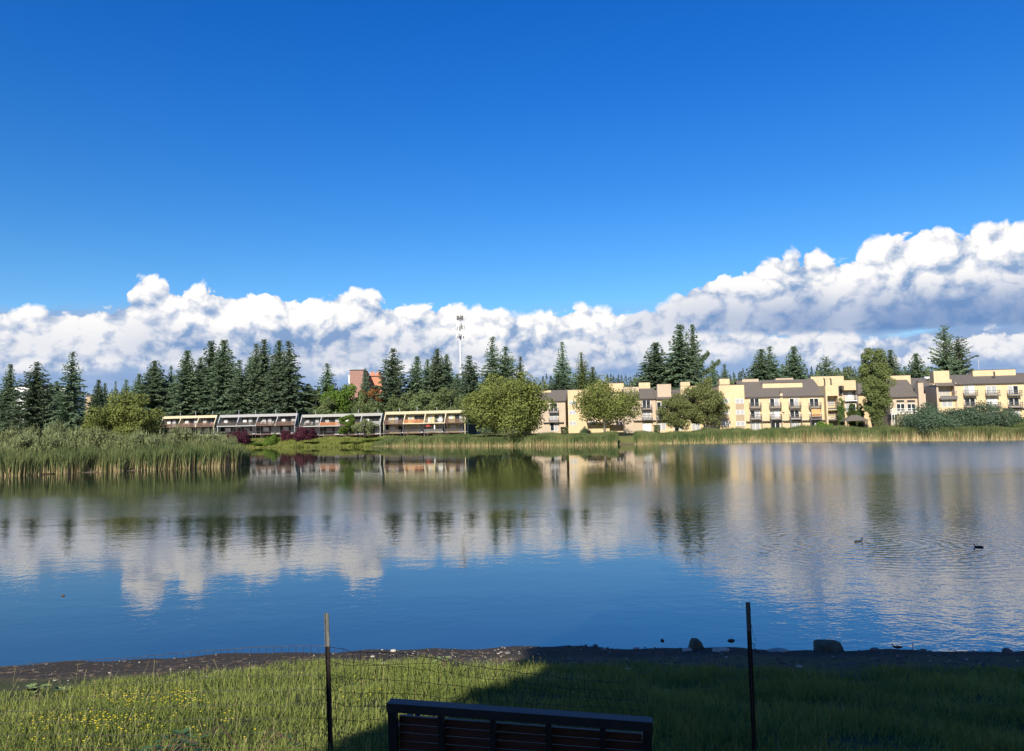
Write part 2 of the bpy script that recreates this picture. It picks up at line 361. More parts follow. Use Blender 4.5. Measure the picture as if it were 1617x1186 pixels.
def ground_mat():
    m = bpy.data.materials.new('lake_bank_ground'); m.use_nodes = True; t = m.node_tree; n = NT(t); p = t.nodes['Principled BSDF']
    g = t.nodes.new('ShaderNodeNewGeometry'); pos = g.outputs['Position']; sp = t.nodes.new('ShaderNodeSeparateXYZ'); t.links.new(pos, sp.inputs[0])
    x, y, z = (E(n, o) for o in sp.outputs)
    nz = n.noise(pos, 1.3, 6.0, 0.65); fine = n.noise(pos, 22.0, 4.0, 0.7); big = n.noise(pos, 0.05, 3.0, 0.5)
    grass = n.mix(nz, (0.035, 0.045, 0.012), (0.085, 0.095, 0.03))
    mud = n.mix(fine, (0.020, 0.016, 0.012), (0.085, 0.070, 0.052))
    grav = n.mix(n.lin(fine, 0.35, 0.65), (0.035, 0.029, 0.022), (0.12, 0.10, 0.076))
    strip = n.smooth(y + (nz - 0.5) * 1.6, 10.3, 10.9)
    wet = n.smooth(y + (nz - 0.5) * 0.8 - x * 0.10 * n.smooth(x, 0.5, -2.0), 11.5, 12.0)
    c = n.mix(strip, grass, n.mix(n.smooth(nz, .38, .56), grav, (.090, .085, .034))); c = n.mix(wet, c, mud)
    farg = n.mix(n.noise(pos, 0.35, 4.0, 0.6), (0.075, 0.095, 0.022), (0.18, 0.18, 0.065))
    farg = n.mix(n.smooth(z, 0.45, 0.1), farg, (0.12, 0.095, 0.06))
    farg = n.mix(n.smooth(y, 290.0, 330.0), farg, n.mix(big, (0.035, 0.06, 0.025), (0.07, 0.09, 0.04)))
    c = n.mix(n.smooth(y, 18.0, 25.0), c, farg)
    n.put(p.inputs['Base Color'], c); p.inputs['Roughness'].default_value = 0.92; p.inputs['Specular IOR Level'].default_value = 0.15
    b = t.nodes.new('ShaderNodeBump'); b.inputs['Strength'].default_value = 0.8; b.inputs['Distance'].default_value = 0.03
    n.put(b.inputs['Height'], n.noise(pos, 18.0, 5.0, 0.7)); t.links.new(b.outputs[0], p.inputs['Normal'])
    return m
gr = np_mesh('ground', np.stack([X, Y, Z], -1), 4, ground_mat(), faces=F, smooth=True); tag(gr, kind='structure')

DUCKS = [onz(1356, 855), onz(1545, 864)]
def water_mat():
    m = bpy.data.materials.new('lake_water'); m.use_nodes = True; t = m.node_tree; n = NT(t); t.nodes.clear()
    g = t.nodes.new('ShaderNodeNewGeometry'); pos = g.outputs['Position']; sp = t.nodes.new('ShaderNodeSeparateXYZ'); t.links.new(pos, sp.inputs[0])
    x, y, z = (E(n, o) for o in sp.outputs)
    def ring(cx, cy, wl, reach, dw):
        dx = x - cx; dy = y - cy; r = n.m('SQRT', dx * dx + dy * dy + 0.01)
        return n.m('SINE', r * (6.2832 / wl) + n.noise(pos, 0.7, 2.0, 0.5) * dw) * n.smooth(r, reach, 0.2)
    # ripples of several sizes, long side roughly across the view
    p1 = n.xyz(x * 0.75 + y * 0.18, y * 1.0 - x * 0.1, 0.0)
    w1 = n.noise(p1, 2.4, 2.0, 0.5, 0.4)
    w2 = n.noise(p1, 8.5, 2.0, 0.5, 0.3)
    w3 = n.noise(n.xyz(x * 0.5, y, 0.0), 0.55, 1.0, 0.5)
    # breeze patches: livelier band across the middle and at the right
    patch = n.noise(n.xyz(x * 0.03, y * 0.10, 1.0), 1.0, 3.0, 0.6)
    mid = n.smooth(y, 17.0, 26.0) * n.smooth(y, 75.0, 44.0)
    side = n.smooth(x - y * 0.10, 0.5, 7.0) * n.smooth(y, 75.0, 40.0) 
    brz = n.smooth(x - y * 0.12, 0.0, 22.0) * n.smooth(y + (patch - .5) * 40.0, 38.0, 66.0)
    band = n.smooth(y + (patch - .5) * 18.0, 31.0, 37.0) * n.smooth(y + (patch - .5) * 18.0, 54.0, 44.0)
    live = 0.07 + brz * 0.5 + band * 0.3 + mid * 0.22 + side * 0.50 + n.smooth(patch, 0.5, 0.66) * 0.16
    farfade = n.smooth(y, 60.0, 130.0, 1.0, 0.55)
    h = (w1 * 0.013 + w2 * 0.0062) * live * farfade + w3 * 0.005
    for d, wl, rc, s_ in ((DUCKS[0] + Vector((.4, -.3, 0)), 0.40, 7.5, 0.0032), (DUCKS[0] + Vector((-2.4, -.9, 0)), 0.52, 4.5, 0.0016), (DUCKS[1], 0.34, 5.0, 0.0018)):
        h = h + ring(d.x, d.y, wl, rc, 2.5) * s_
    b = t.nodes.new('ShaderNodeBump'); b.inputs['Strength'].default_value = 1.0; b.inputs['Distance'].default_value = 1.0
    n.put(b.inputs['Height'], h)
    gl = t.nodes.new('ShaderNodeBsdfGlossy'); n.put(gl.inputs['Roughness'], 0.012 + brz * 0.19 + band * 0.085); gl.inputs[0].default_value = (0.97, 0.97, 0.98, 1); t.links.new(b.outputs[0], gl.inputs['Normal'])
    df = t.nodes.new('ShaderNodeBsdfDiffuse'); n.put(df.inputs[0], n.mix(n.smooth(y, 13.0, 60.0), (0.010, 0.011, 0.009), (0.022, 0.030, 0.014)))
    fr = t.nodes.new('ShaderNodeFresnel'); fr.inputs[0].default_value = 3.7; t.links.new(b.outputs[0], fr.inputs['Normal'])
    mx = t.nodes.new('ShaderNodeMixShader'); t.links.new(fr.outputs[0], mx.inputs[0]); t.links.new(df.outputs[0], mx.inputs[1]); t.links.new(gl.outputs[0], mx.inputs[2])
    o = t.nodes.new('ShaderNodeOutputMaterial'); t.links.new(mx.outputs[0], o.inputs[0]); return m
wv = [(-330, 10, 0), (330, 10, 0), (330, 240, 0), (-330, 240, 0)]
wa = np_mesh('water', wv, 4, water_mat()); tag(wa, kind='structure')
# ---------------------------------------------------------------- buildings: a local frame on a facade plane
class Site:
    def __init__(s, px, Y, deg, pybase=None, zb=None):
        p = at(px, 680, Y); s.o = Vector((p.x, p.y, 0)); s.th = math.radians(deg)
        s.e = Vector((math.cos(s.th), math.sin(s.th), 0)); s.n = Vector((math.sin(s.th), -math.cos(s.th), 0))
        s.zb = gz(p.x, p.y) - 0.15 if zb is None else zb
    def hit(s, px, py, back=0.0):
        d = ray(px, py); c = Vector((0, 0, CAMH)); o = s.o - s.n * back
        t = (o - c).dot(s.n) / d.dot(s.n); return c + d * t
    def x(s, px, back=0.0): return (s.hit(px, 650, back) - s.o).dot(s.e)
    def z(s, px, py, back=0.0): return s.hit(px, py, back).z - s.zb
    def root(s, name): return empty(name, (s.o.x, s.o.y, s.zb), s.th)
ERNG = random.Random(11)
def window(root, x0, x1, z0, z1, y=0.0, panes='dd', fr=None, name='window', split=True):
    fr = fr or M_WHITE; b = MB(); t = 0.09
    b.box(x0 - t, x0, y - 0.06, y - 0.002, z0 - t, z1 + t); b.box(x1, x1 + t, y - 0.06, y - 0.002, z0 - t, z1 + t)
    b.box(x0, x1, y - 0.06, y - 0.002, z1, z1 + t); b.box(x0, x1, y - 0.06, y - 0.002, z0 - t, z0)
    n = len(panes)
    for i in range(1, n): xm = x0 + (x1 - x0) * i / n; b.box(xm - 0.07, xm + 0.07, y - 0.055, y - 0.002, z0, z1)
    w = b.build(name, fr, root)
    for i, c in enumerate(panes):
        a, e = x0 + (x1 - x0) * i / n + 0.07 * (i > 0), x0 + (x1 - x0) * (i + 1) / n - 0.07 * (i < n - 1)
        MB().box(a + .003, e - .003, y - 0.022, y - 0.003, z0 + .003, z1 - .003).build('pane', {'d': M_GLASS, 'c': M_CURT, 'w': M_WHITE}[c], w)
    return w
def balcony(root, x0, x1, zd, dep=1.25, y=0.0, rail=None, solid=False, rh=1.05, deckmat=None, name='balcony', bars=True):
    rail = rail or M_GREY; b = MB(); b.box(x0, x1, y - dep, y - 0.003, zd - 0.26, zd)
    d = b.build(name, deckmat or M_GREY, root)
    r = MB(); t = 0.05
    for za in (zd + rh - 0.1,) + ((zd + rh * 0.42,) if not solid else ()):
        r.box(x0 + .01, x1 - .01, y - dep + 0.005, y - dep + 0.07, za, za + 0.1)
        r.box(x0 + 0.005, x0 + 0.065, y - dep + 0.08, y - 0.01, za, za + 0.1); r.box(x1 - 0.065, x1 - 0.005, y - dep + 0.08, y - 0.01, za, za + 0.1)
    for xx in (x0 + .002, x1 - 0.122): r.box(xx, xx + 0.12, y - dep - 0.02, y - dep + 0.1, zd - 0.4, zd + rh + 0.06)
    if solid: r.box(x0 + 0.13, x1 - 0.13, y - dep + 0.02, y - dep + 0.06, zd + 0.04, zd + rh - 0.12)
    elif bars:
        k = max(2, int((x1 - x0) / 0.3))
        for i in range(1, k): xx = x0 + (x1 - x0) * i / k; r.box(xx - 0.015, xx + 0.015, y - dep + 0.02, y - dep + 0.05, zd + 0.02, zd + rh - 0.1)
    r.build('railing', rail, d); return d

# ---- apartment complex on the right shore
def apt(name_site, label):
    r = name_site.root('apartment_building'); tag(r, label, 'apartment building', 'cream apartment buildings on the far shore'); return r
def P(s, root, name, m, *boxes):
    b = MB()
    for q in boxes: b.box(*q)
    return b.build(name, m, root)
def popup(s, root, px0, px1, py0, py1, back, m=None, dep=2.2):
    x0, x1 = s.x(px0, back), s.x(px1, back); pm = (px0 + px1) / 2
    z1, z0 = s.z(pm, py0, back), s.z(pm, py1, back)
    b = MB(); b.box(x0, x1, back, back + dep, z0 - 1.2, z1); o = b.build('roof_box', m or M_STUCCO, root)
    MB().box(x0 - .06, x1 + .06, back - .06, back + dep + .06, z1 + .002, z1 + 0.09).build('coping', M_TRIMD, o); return o
def shed(s, root, px0, px1, pye, back, pyr, over=0.35, y0=0.0, endm=None):
    """roof plane rising from the eave to a ridge `back` metres behind the front wall"""
    x0, x1 = s.x(px0), s.x(px1); pm = (px0 + px1) / 2; ze = s.z(pm, pye); zr = s.z(pm, pyr, back)
    k = (zr - ze) / (back - y0)
    b = MB(); b.prism([(y0 - over, ze - k * over), (back, zr), (back, zr + .22), (y0 - over, ze - k * over + .22)][::-1], x0 - .25, x1 + .25)
    b.prism([(back + .003, zr), (back + 7, zr - 2.5), (back + 7, zr - 2.3), (back + .003, zr + .22)][::-1], x0 - .25, x1 + .25)
    o = b.build('roof', M_ROOF, root)
    MB().box(x0 - .25, x1 + .25, y0 - over - .09, y0 - over - .003, ze - k * over - .06, ze - k * over + .2).build('fascia', M_TRIMD, o)
    for xa, xb in ((x0, x0 + .2), (x1 - .2, x1)):     # gable ends
        g = MB(); g.prism([(y0 + .02, ze - .3), (back - .02, ze - .3), (back - .02, zr - .03), (y0 + .02, ze - .03)], xa, xb); g.build('gable', endm or M_STUCCO2, root)
    return ze, zr
def _s(): pass
def stack(s, root, px, pw, decks, doors, kinds, rail=None, dep=1.25):
    """a column of balconies: decks = py of each deck underside, doors = (top py, bottom py)"""
    for (pd, (a, b_), kd) in zip(decks, doors, kinds):
        x0, x1 = s.x(px - pw / 2), s.x(px + pw / 2); m_ = 0.34
        w = window(root, x0 + m_, x1 - m_, s.z(px, b_), s.z(px, a), panes=kd)
        if pd: balcony(root, x0, x1, s.z(px, pd) + .1, dep, rail=rail, deckmat=M_GREY)
def belt(s, root, px0, px1, py):
    z = s.z((px0 + px1) / 2, py); MB().box(s.x(px0), s.x(px1), -.55, -.003, z - .12, z + .12).build('canopy_strip', M_TRIMD, root)

# block with the gabled end, left of the complex
A = Site(876, 206, -9)
r = apt(A, 'tan three storey apartment wing half hidden behind the biggest lakeside tree')
zt = A.z(872, 634)
P(A, r, 'wall', M_STUCCO2, (A.x(838), A.x(893), 0, 15, 0, zt - .02))
shed(A, r, 838, 893, 633.5, 7, 617.5)
popup(A, r, 848, 871, 616.5, 624, 5.5)
stack(A, r, 874.5, 15, (651.5, 666.5, None), ((637, 649.5), (652.5, 664), (668, 680)), ('dd', 'cc', 'dc'))
belt(A, r, 858, 890, 667.5)
AX = A
B = Site(897, 204, -9)
r = apt(B, 'flat topped tan apartment block behind the round tree with the bare trunk')
P(B, r, 'wall', M_STUCCO, (B.x(897), B.x(962), 0, 14, 0, B.z(930, 615)))
P(B, r, 'coping', M_TRIMD, (B.x(897) - .08, B.x(962) + .08, -.08, 14.08, B.z(930, 615) + .002, B.z(930, 615) + .14))
P(B, r, 'side_wing', M_STUCCO2, (B.x(962) + .01, B.x(990), 1.2, 13, 0, B.z(975, 622)))
popup(B, r, 940, 986, 605.5, 613, 5)
for py in (636, 651, 668):
    window(r, B.x(899), B.x(909), B.z(904, py + 3), B.z(904, py - 2.5), panes='cc'); window(r, B.x(930), B.x(940), B.z(935, py + 3), B.z(935, py - 2.5), panes='cd')
    window(r, B.x(972), B.x(982), B.z(977, py + 3, 1.2), B.z(977, py - 2.5, 1.2), y=1.2, panes='dd')
MB().box(B.x(926), B.x(1010), -2.4, -.01, B.z(960, 667) - .14, B.z(960, 667) + .1).build('canopy_strip', M_TRIMD, r)
Cc = Site(992, 193, -6)
r = apt(Cc, 'narrow tan apartment wing with one column of balconies beside the small white dock')
P(Cc, r, 'wall', M_STUCCO2, (Cc.x(986), Cc.x(1036), 0, 13, 0, Cc.z(1012, 631)))
shed(Cc, r, 986, 1036, 630, 7, 615)
popup(Cc, r, 986, 1010, 611, 619, 4.5, M_STUCCO2); popup(Cc, r, 1010, 1028, 604, 616, 8)
stack(Cc, r, 1021, 16, (646.5, 663, None), ((632.5, 644), (650, 661), (669.5, 680.5)), ('dd', 'cc', 'ww'))
window(r, Cc.x(994), Cc.x(999), Cc.z(996, 645), Cc.z(996, 634), panes='d')
belt(Cc, r, 1000, 1035, 664.5)
P(Cc, r, 'downpipe', M_TRIMD, (Cc.x(1036.3), Cc.x(1037), -.1, -.002, 0.3, Cc.z(1036, 631)))
D = Site(1040, 190, -6)
r = apt(D, 'apartment wing with a tall roof box, covered by the pair of drooping lakeside trees')
P(D, r, 'wall', M_STUCCO, (D.x(1037.5), D.x(1137), 0.6, 13, 0, D.z(1085, 630)))
shed(D, r, 1038, 1137, 629, 7, 616, y0=.6)
popup(D, r, 1039, 1061, 606.5, 623, 1.5, M_STUCCO2); popup(D, r, 1076, 1091, 603, 609.5, 7.5); popup(D, r, 1076, 1122, 609.5, 619, 3)
for px in (1044, 1070, 1098, 1124):
    for py, kd in ((640, 'dc'), (655, 'cc'), (673, 'cc')): window(r, D.x(px - 6, .6), D.x(px + 6, .6), D.z(px, py + 6, .6), D.z(px, py - 5, .6), y=.6, panes=kd)
    if px < 1100:
        balcony(r, D.x(px - 8, .6), D.x(px + 8, .6), D.z(px, 662, .6), y=.6)
Em = Site(1140, 175, -5)
r = apt(Em, 'plain cream apartment tower block with two columns of small windows in tan panels')
P(Em, r, 'wall', M_STUCCO, (Em.x(1136), Em.x(1176), -.4, 14, 0, Em.z(1156, 608)))
P(Em, r, 'coping', M_TRIMD, (Em.x(1136) - .08, Em.x(1176) + .08, -.48, 14.08, Em.z(1156, 608) + .002, Em.z(1156, 608) + .13))
popup(Em, r, 1138, 1154, 598, 607, 3)
for px in (1144, 1168):
    P(Em, r, 'panel', M_STUCCO3, (Em.x(px - 6.5), Em.x(px + 6.5), -.44, -.403, .4, Em.z(px, 632)))
    for py in (633.5, 651, 669): window(r, Em.x(px - 6), Em.x(px + 6), Em.z(px, py + 3), Em.z(px, py - 3), y=-.442, panes='cc')
Fb = Site(1177, 176, -5)
r = apt(Fb, 'long cream apartment block with four columns of grey balconies and a brown roof')
zt = Fb.z(1240, 626)
P(Fb, r, 'wall', M_STUCCO, (Fb.x(1176) + .01, Fb.x(1302), 0, 13, 0, zt - .02), (Fb.x(1232.5), Fb.x(1236.5), -.25, -.002, 0, zt + .7))
shed(Fb, r, 1176.6, 1302, 625.8, 8.2, 601)
P(Fb, r, 'roof_joint', M_TRIMD, (Fb.x(1233.3), Fb.x(1234.1), .5, .62, zt + .2, zt + 1.5))
popup(Fb, r, 1174, 1200, 598.5, 606, 7.5, M_STUCCO2); popup(Fb, r, 1206, 1269, 605, 614, 4.0, dep=1.6); popup(Fb, r, 1227, 1255, 597, 604.5, 8.3, M_STUCCO2); popup(Fb, r, 1283, 1335, 594, 602, 10)
kk = [('dd', 'dc', 'cc'), ('dc', 'cw', 'dd'), ('dc', 'dd', 'cc'), ('dd', 'cc', 'dc')]
for px, k3 in zip((1192, 1223.5, 1254.5, 1286), kk):
    stack(Fb, r, px, 18, (644, 662, None), ((629.5, 641.5), (648, 660), (667, 679)), k3)
    b = MB()
    for q in (px - 9, px + 8.2): b.box(Fb.x(q), Fb.x(q + .8), -1.25, -1.1, 0, Fb.z(px, 662) - .25)
    b.build('balcony_post', M_GREY, r)
MB().box(Fb.x(1279.5), Fb.x(1293.5), -.95, -.88, Fb.z(1286, 658), Fb.z(1286, 643.6)).build('roller_blind', M_BLIND, r)
MB().box(Fb.x(1234.5), Fb.x(1237.8), -.3, -.252, Fb.z(1236, 652), Fb.z(1236, 650.6)).build('wall_lamp', M_TRIMD, r)
belt(Fb, r, 1177.5, 1322, 664.8)
for px in (1304.5, 1314.5):
    x = Fb.x(px, 6); z = Fb.z(px, 606.5, 6); MB().tube((x, 6, z - .8), (x, 6, z + 1.15), .16).tube((x, 6, z + 1.1), (x - .25, 6, z + 1.4), .17).build('vent_pipe', M_TRIMD, r)
# projecting bay of the same block
x0, x1 = Fb.x(1301.5), Fb.x(1322); zz = lambda py: Fb.z(1312, py)
P(Fb, r, 'bay', M_STUCCO, (x0, x1, -1.6, 3, zz(625.5), zz(609)), (x0, x1, .5, 3, 0, zz(625.5) - .002), (x0, x0 + .35, -1.6, .49, 0, zz(625.5) - .002), (x1 - .25, x1, -1.6, .49, 0, zz(625.5) - .002), (x0 + .36, x1 - .26, -1.6, .49, zz(648) - .01, zz(645)), (x0 + .36, x1 - .26, -1.58, -1.4, zz(658.5), zz(654)))
for pd in (644, 662):
    o = P(Fb, r, 'balcony', M_GREY, (x0 + .355, x1 - .255, -1.75, .49, zz(pd) - .3, zz(pd)))
    P(Fb, o, 'railing', M_GREY, (x0 + .36, x1 - .26, -1.72, -1.62, zz(pd) + .95, zz(pd) + 1.08), (x0 + .36, x1 - .26, -1.72, -1.62, zz(pd) + .45, zz(pd) + .55))
window(r, x0 + .7, x1 - .5, zz(640), zz(631), y=.5, panes='cc', fr=M_STUCCO); window(r, x0 + .5, x1 - .45, zz(659.5), zz(655), y=.49, panes='wd')
window(r, x0 + .6, x1 - .5, 0.1, zz(668), y=.49, panes='cc')
Hh = Site(1333, 186, -8)
r = apt(Hh, 'small cream apartment bay behind the three clipped evergreens, with white balcony')
P(Hh, r, 'wall', M_STUCCO, (Hh.x(1318), Hh.x(1334), 1.5, 12, 0, Hh.z(1325, 612)), (Hh.x(1334) + .005, Hh.x(1353), 0, 12, 0, Hh.z(1345, 632)), (Hh.x(1334) + .005, Hh.x(1353), -.3, 12, Hh.z(1345, 616), Hh.z(1345, 600.5)), (Hh.x(1353) + .01, Hh.x(1404), 2.5, 12, 0, Hh.z(1380, 622)))
P(Hh, r, 'inner_wall', M_STUCCO2, (Hh.x(1334) + .006, Hh.x(1353) - .006, 1.6, 11.9, Hh.z(1345, 632) + .004, Hh.z(1345, 616) - .004))
P(Hh, r, 'corner_wall', M_TRIMD, (Hh.x(1353) + .004, Hh.x(1357), .4, 2.49, 0, Hh.z(1355, 603)))
shed(Hh, r, 1355, 1405, 621, 8, 606, y0=2.5)
window(r, Hh.x(1323, 1.5), Hh.x(1332, 1.5), Hh.z(1327, 622, 1.5), Hh.z(1327, 614, 1.5), y=1.5, panes='cd')
balcony(r, Hh.x(1334), Hh.x(1353), Hh.z(1344, 632), .9, rail=M_WHITE, deckmat=M_WHITE)
window(r, Hh.x(1336, 1.6), Hh.x(1351, 1.6), Hh.z(1344, 630, 1.6), Hh.z(1344, 619, 1.6), y=1.6, panes='cwc')
window(r, Hh.x(1336), Hh.x(1351), Hh.z(1344, 649), Hh.z(1344, 638), panes='cd')
I = Site(1410, 172, -10)
r = apt(I, 'low cream clubhouse with a big brown roof, chimney stack and tall gridded windows')
zi = I.z(1430, 627)
P(I, r, 'wall', M_STUCCO2, (I.x(1406), I.x(1457), 0, 13, 0, zi - .02))
shed(I, r, 1400, 1452, 626.5, 8, 601)
popup(I, r, 1400, 1441, 593, 603, 8.2)
P(I, r, 'chimney', M_STUCCO2, (I.x(1449.5), I.x(1458), -1.0, 1.4, 0, I.z(1453, 605)), (I.x(1449.5) + .01, I.x(1461), -.8, .9, 0, I.z(1453, 622)))
MB().tube((I.x(1452), .3, I.z(1453, 605)), (I.x(1452), .3, I.z(1453, 601)), .25).build('chimney_pot', M_TRIMD, r)
for px in (1423, 1440): window(r, I.x(px - 6.5), I.x(px + 5.5), I.z(px, 635), I.z(px, 632), panes='d', fr=M_STUCCO2); window(r, I.x(px - 6.5), I.x(px + 5.5), I.z(px, 650), I.z(px, 638), panes='dd')
balcony(r, I.x(1404), I.x(1443), I.z(1424, 652.5), 2.0, rail=M_WHITE, deckmat=M_WHITE)
P(I, r, 'lower_wall', M_STUCCO3, (I.x(1411), I.x(1440), -2.0, -.01, 0, I.z(1424, 654)))
P(I, r, 'stair_post', M_WHITE, (I.x(1403), I.x(1403.9), -2.0, -1.8, 0, I.z(1424, 653)), (I.x(1407), I.x(1407.9), -2.0, -1.8, 0, I.z(1424, 653)))
J = Site(1462, 184, -10)
r = apt(J, 'narrow cream apartment wing squeezed between the chimney stack and the tall grey sided block')
P(J, r, 'wall', M_STUCCO, (J.x(1452), J.x(1477), 0, 10, 0, J.z(1464, 612)))
shed(J, r, 1446, 1477, 611.5, 6, 598)
popup(J, r, 1471, 1479, 598, 608, 1.5); popup(J, r, 1463, 1472, 594.5, 596.5, 7, M_WHITE)
stack(J, r, 1463.5, 14, (629.5, None), ((614.5, 626), (636, 648)), ('dd', 'dd'))
K = Site(1481, 174, -11)
r = apt(K, 'tall grey sided cream apartment block with one deep covered balcony under a big roof box')
zk = lambda py: K.z(1495, py)
x0, x1 = K.x(1481), K.x(1511.5)
P(K, r, 'wall', M_STUCCO, (x0, x1, 1.6, 7.5, 0, zk(609)), (x0 + .4, x1, -.003, 1.59, 0, zk(629)))
P(K, r, 'side_wall', M_STUCCO2, (x0 - .02, x0 + .39, 0, 7.52, 0, zk(607)), (x1 - .4, x1 + .02, -.3, 1.59, zk(629) + .01, zk(609)))
P(K, r, 'upper_box', M_STUCCO, (K.x(1480), K.x(1505), .9, 3.6, zk(604), zk(585)), (K.x(1505) + .005, K.x(1508.5), 1.0, 3.5, zk(604), zk(599)))
b = MB(); b.prism([(-.4, zk(609.5)), (.85, zk(604.5)), (.85, zk(604)), (-.4, zk(609))][::-1], x0 - .1, x1 + .1); b.build('roof', M_ROOF, r)
window(r, x0 + .9, x1 - .9, zk(625), zk(613), y=1.6, panes='ccc', fr=M_STUCCO)
o = P(K, r, 'balcony', M_GREY, (x0 + .4, x1 - .02, -.9, -.01, zk(629) - .3, zk(628.5)))
P(K, o, 'railing', M_GREY, (x0 + .41, x1 - .03, -.88, -.8, zk(628.4), zk(625.2)), (x0 + .41, x1 - .03, -.88, -.8, zk(618.5) - .12, zk(618.5)))
window(r, x0 + 1, x1 - 1, zk(642), zk(633), panes='cc')
L = Site(1513, 173, -11)
r = apt(L, 'long cream apartment block at the edge of the view behind the dark bushes')
zl = lambda py: L.z(1560, py)
xe = L.x(1660)
P(L, r, 'wall', M_STUCCO, (L.x(1513), xe, 0, 13, 0, zl(605.5)))
shed(L, r, 1512, 1660, 605, 8, 591)
popup(L, r, 1540, 1608, 584, 595, 6)
MB().box(L.x(1510.5), L.x(1513) - .02, -.1, 7, 0, zl(603)).build('side_wall', M_STUCCO2, r)
for px, k3 in zip((1532.5, 1567.5, 1602, 1637), (('cw', 'dd', 'cc'), ('cc', 'ww', 'cc'), ('cd', 'dd', 'cc'), ('cd', 'dd', 'cc'))):
    stack(L, r, px, 20.5, (624.5, 643, None), ((609.5, 621.5), (628.5, 640), (648, 659)), k3, rail=M_GREY)
belt(L, r, 1584, 1655, 644.8)
x = L.x(1574, 3.5); z = L.z(1574, 602, 3.5); MB().tube((x, 3.5, z - .6), (x, 3.5, z + 2.3), .2, n=8).build('flue_pipe', M_TRIMD, r)
for px, py in ((1202, 618), (1290, 611)):
    pass

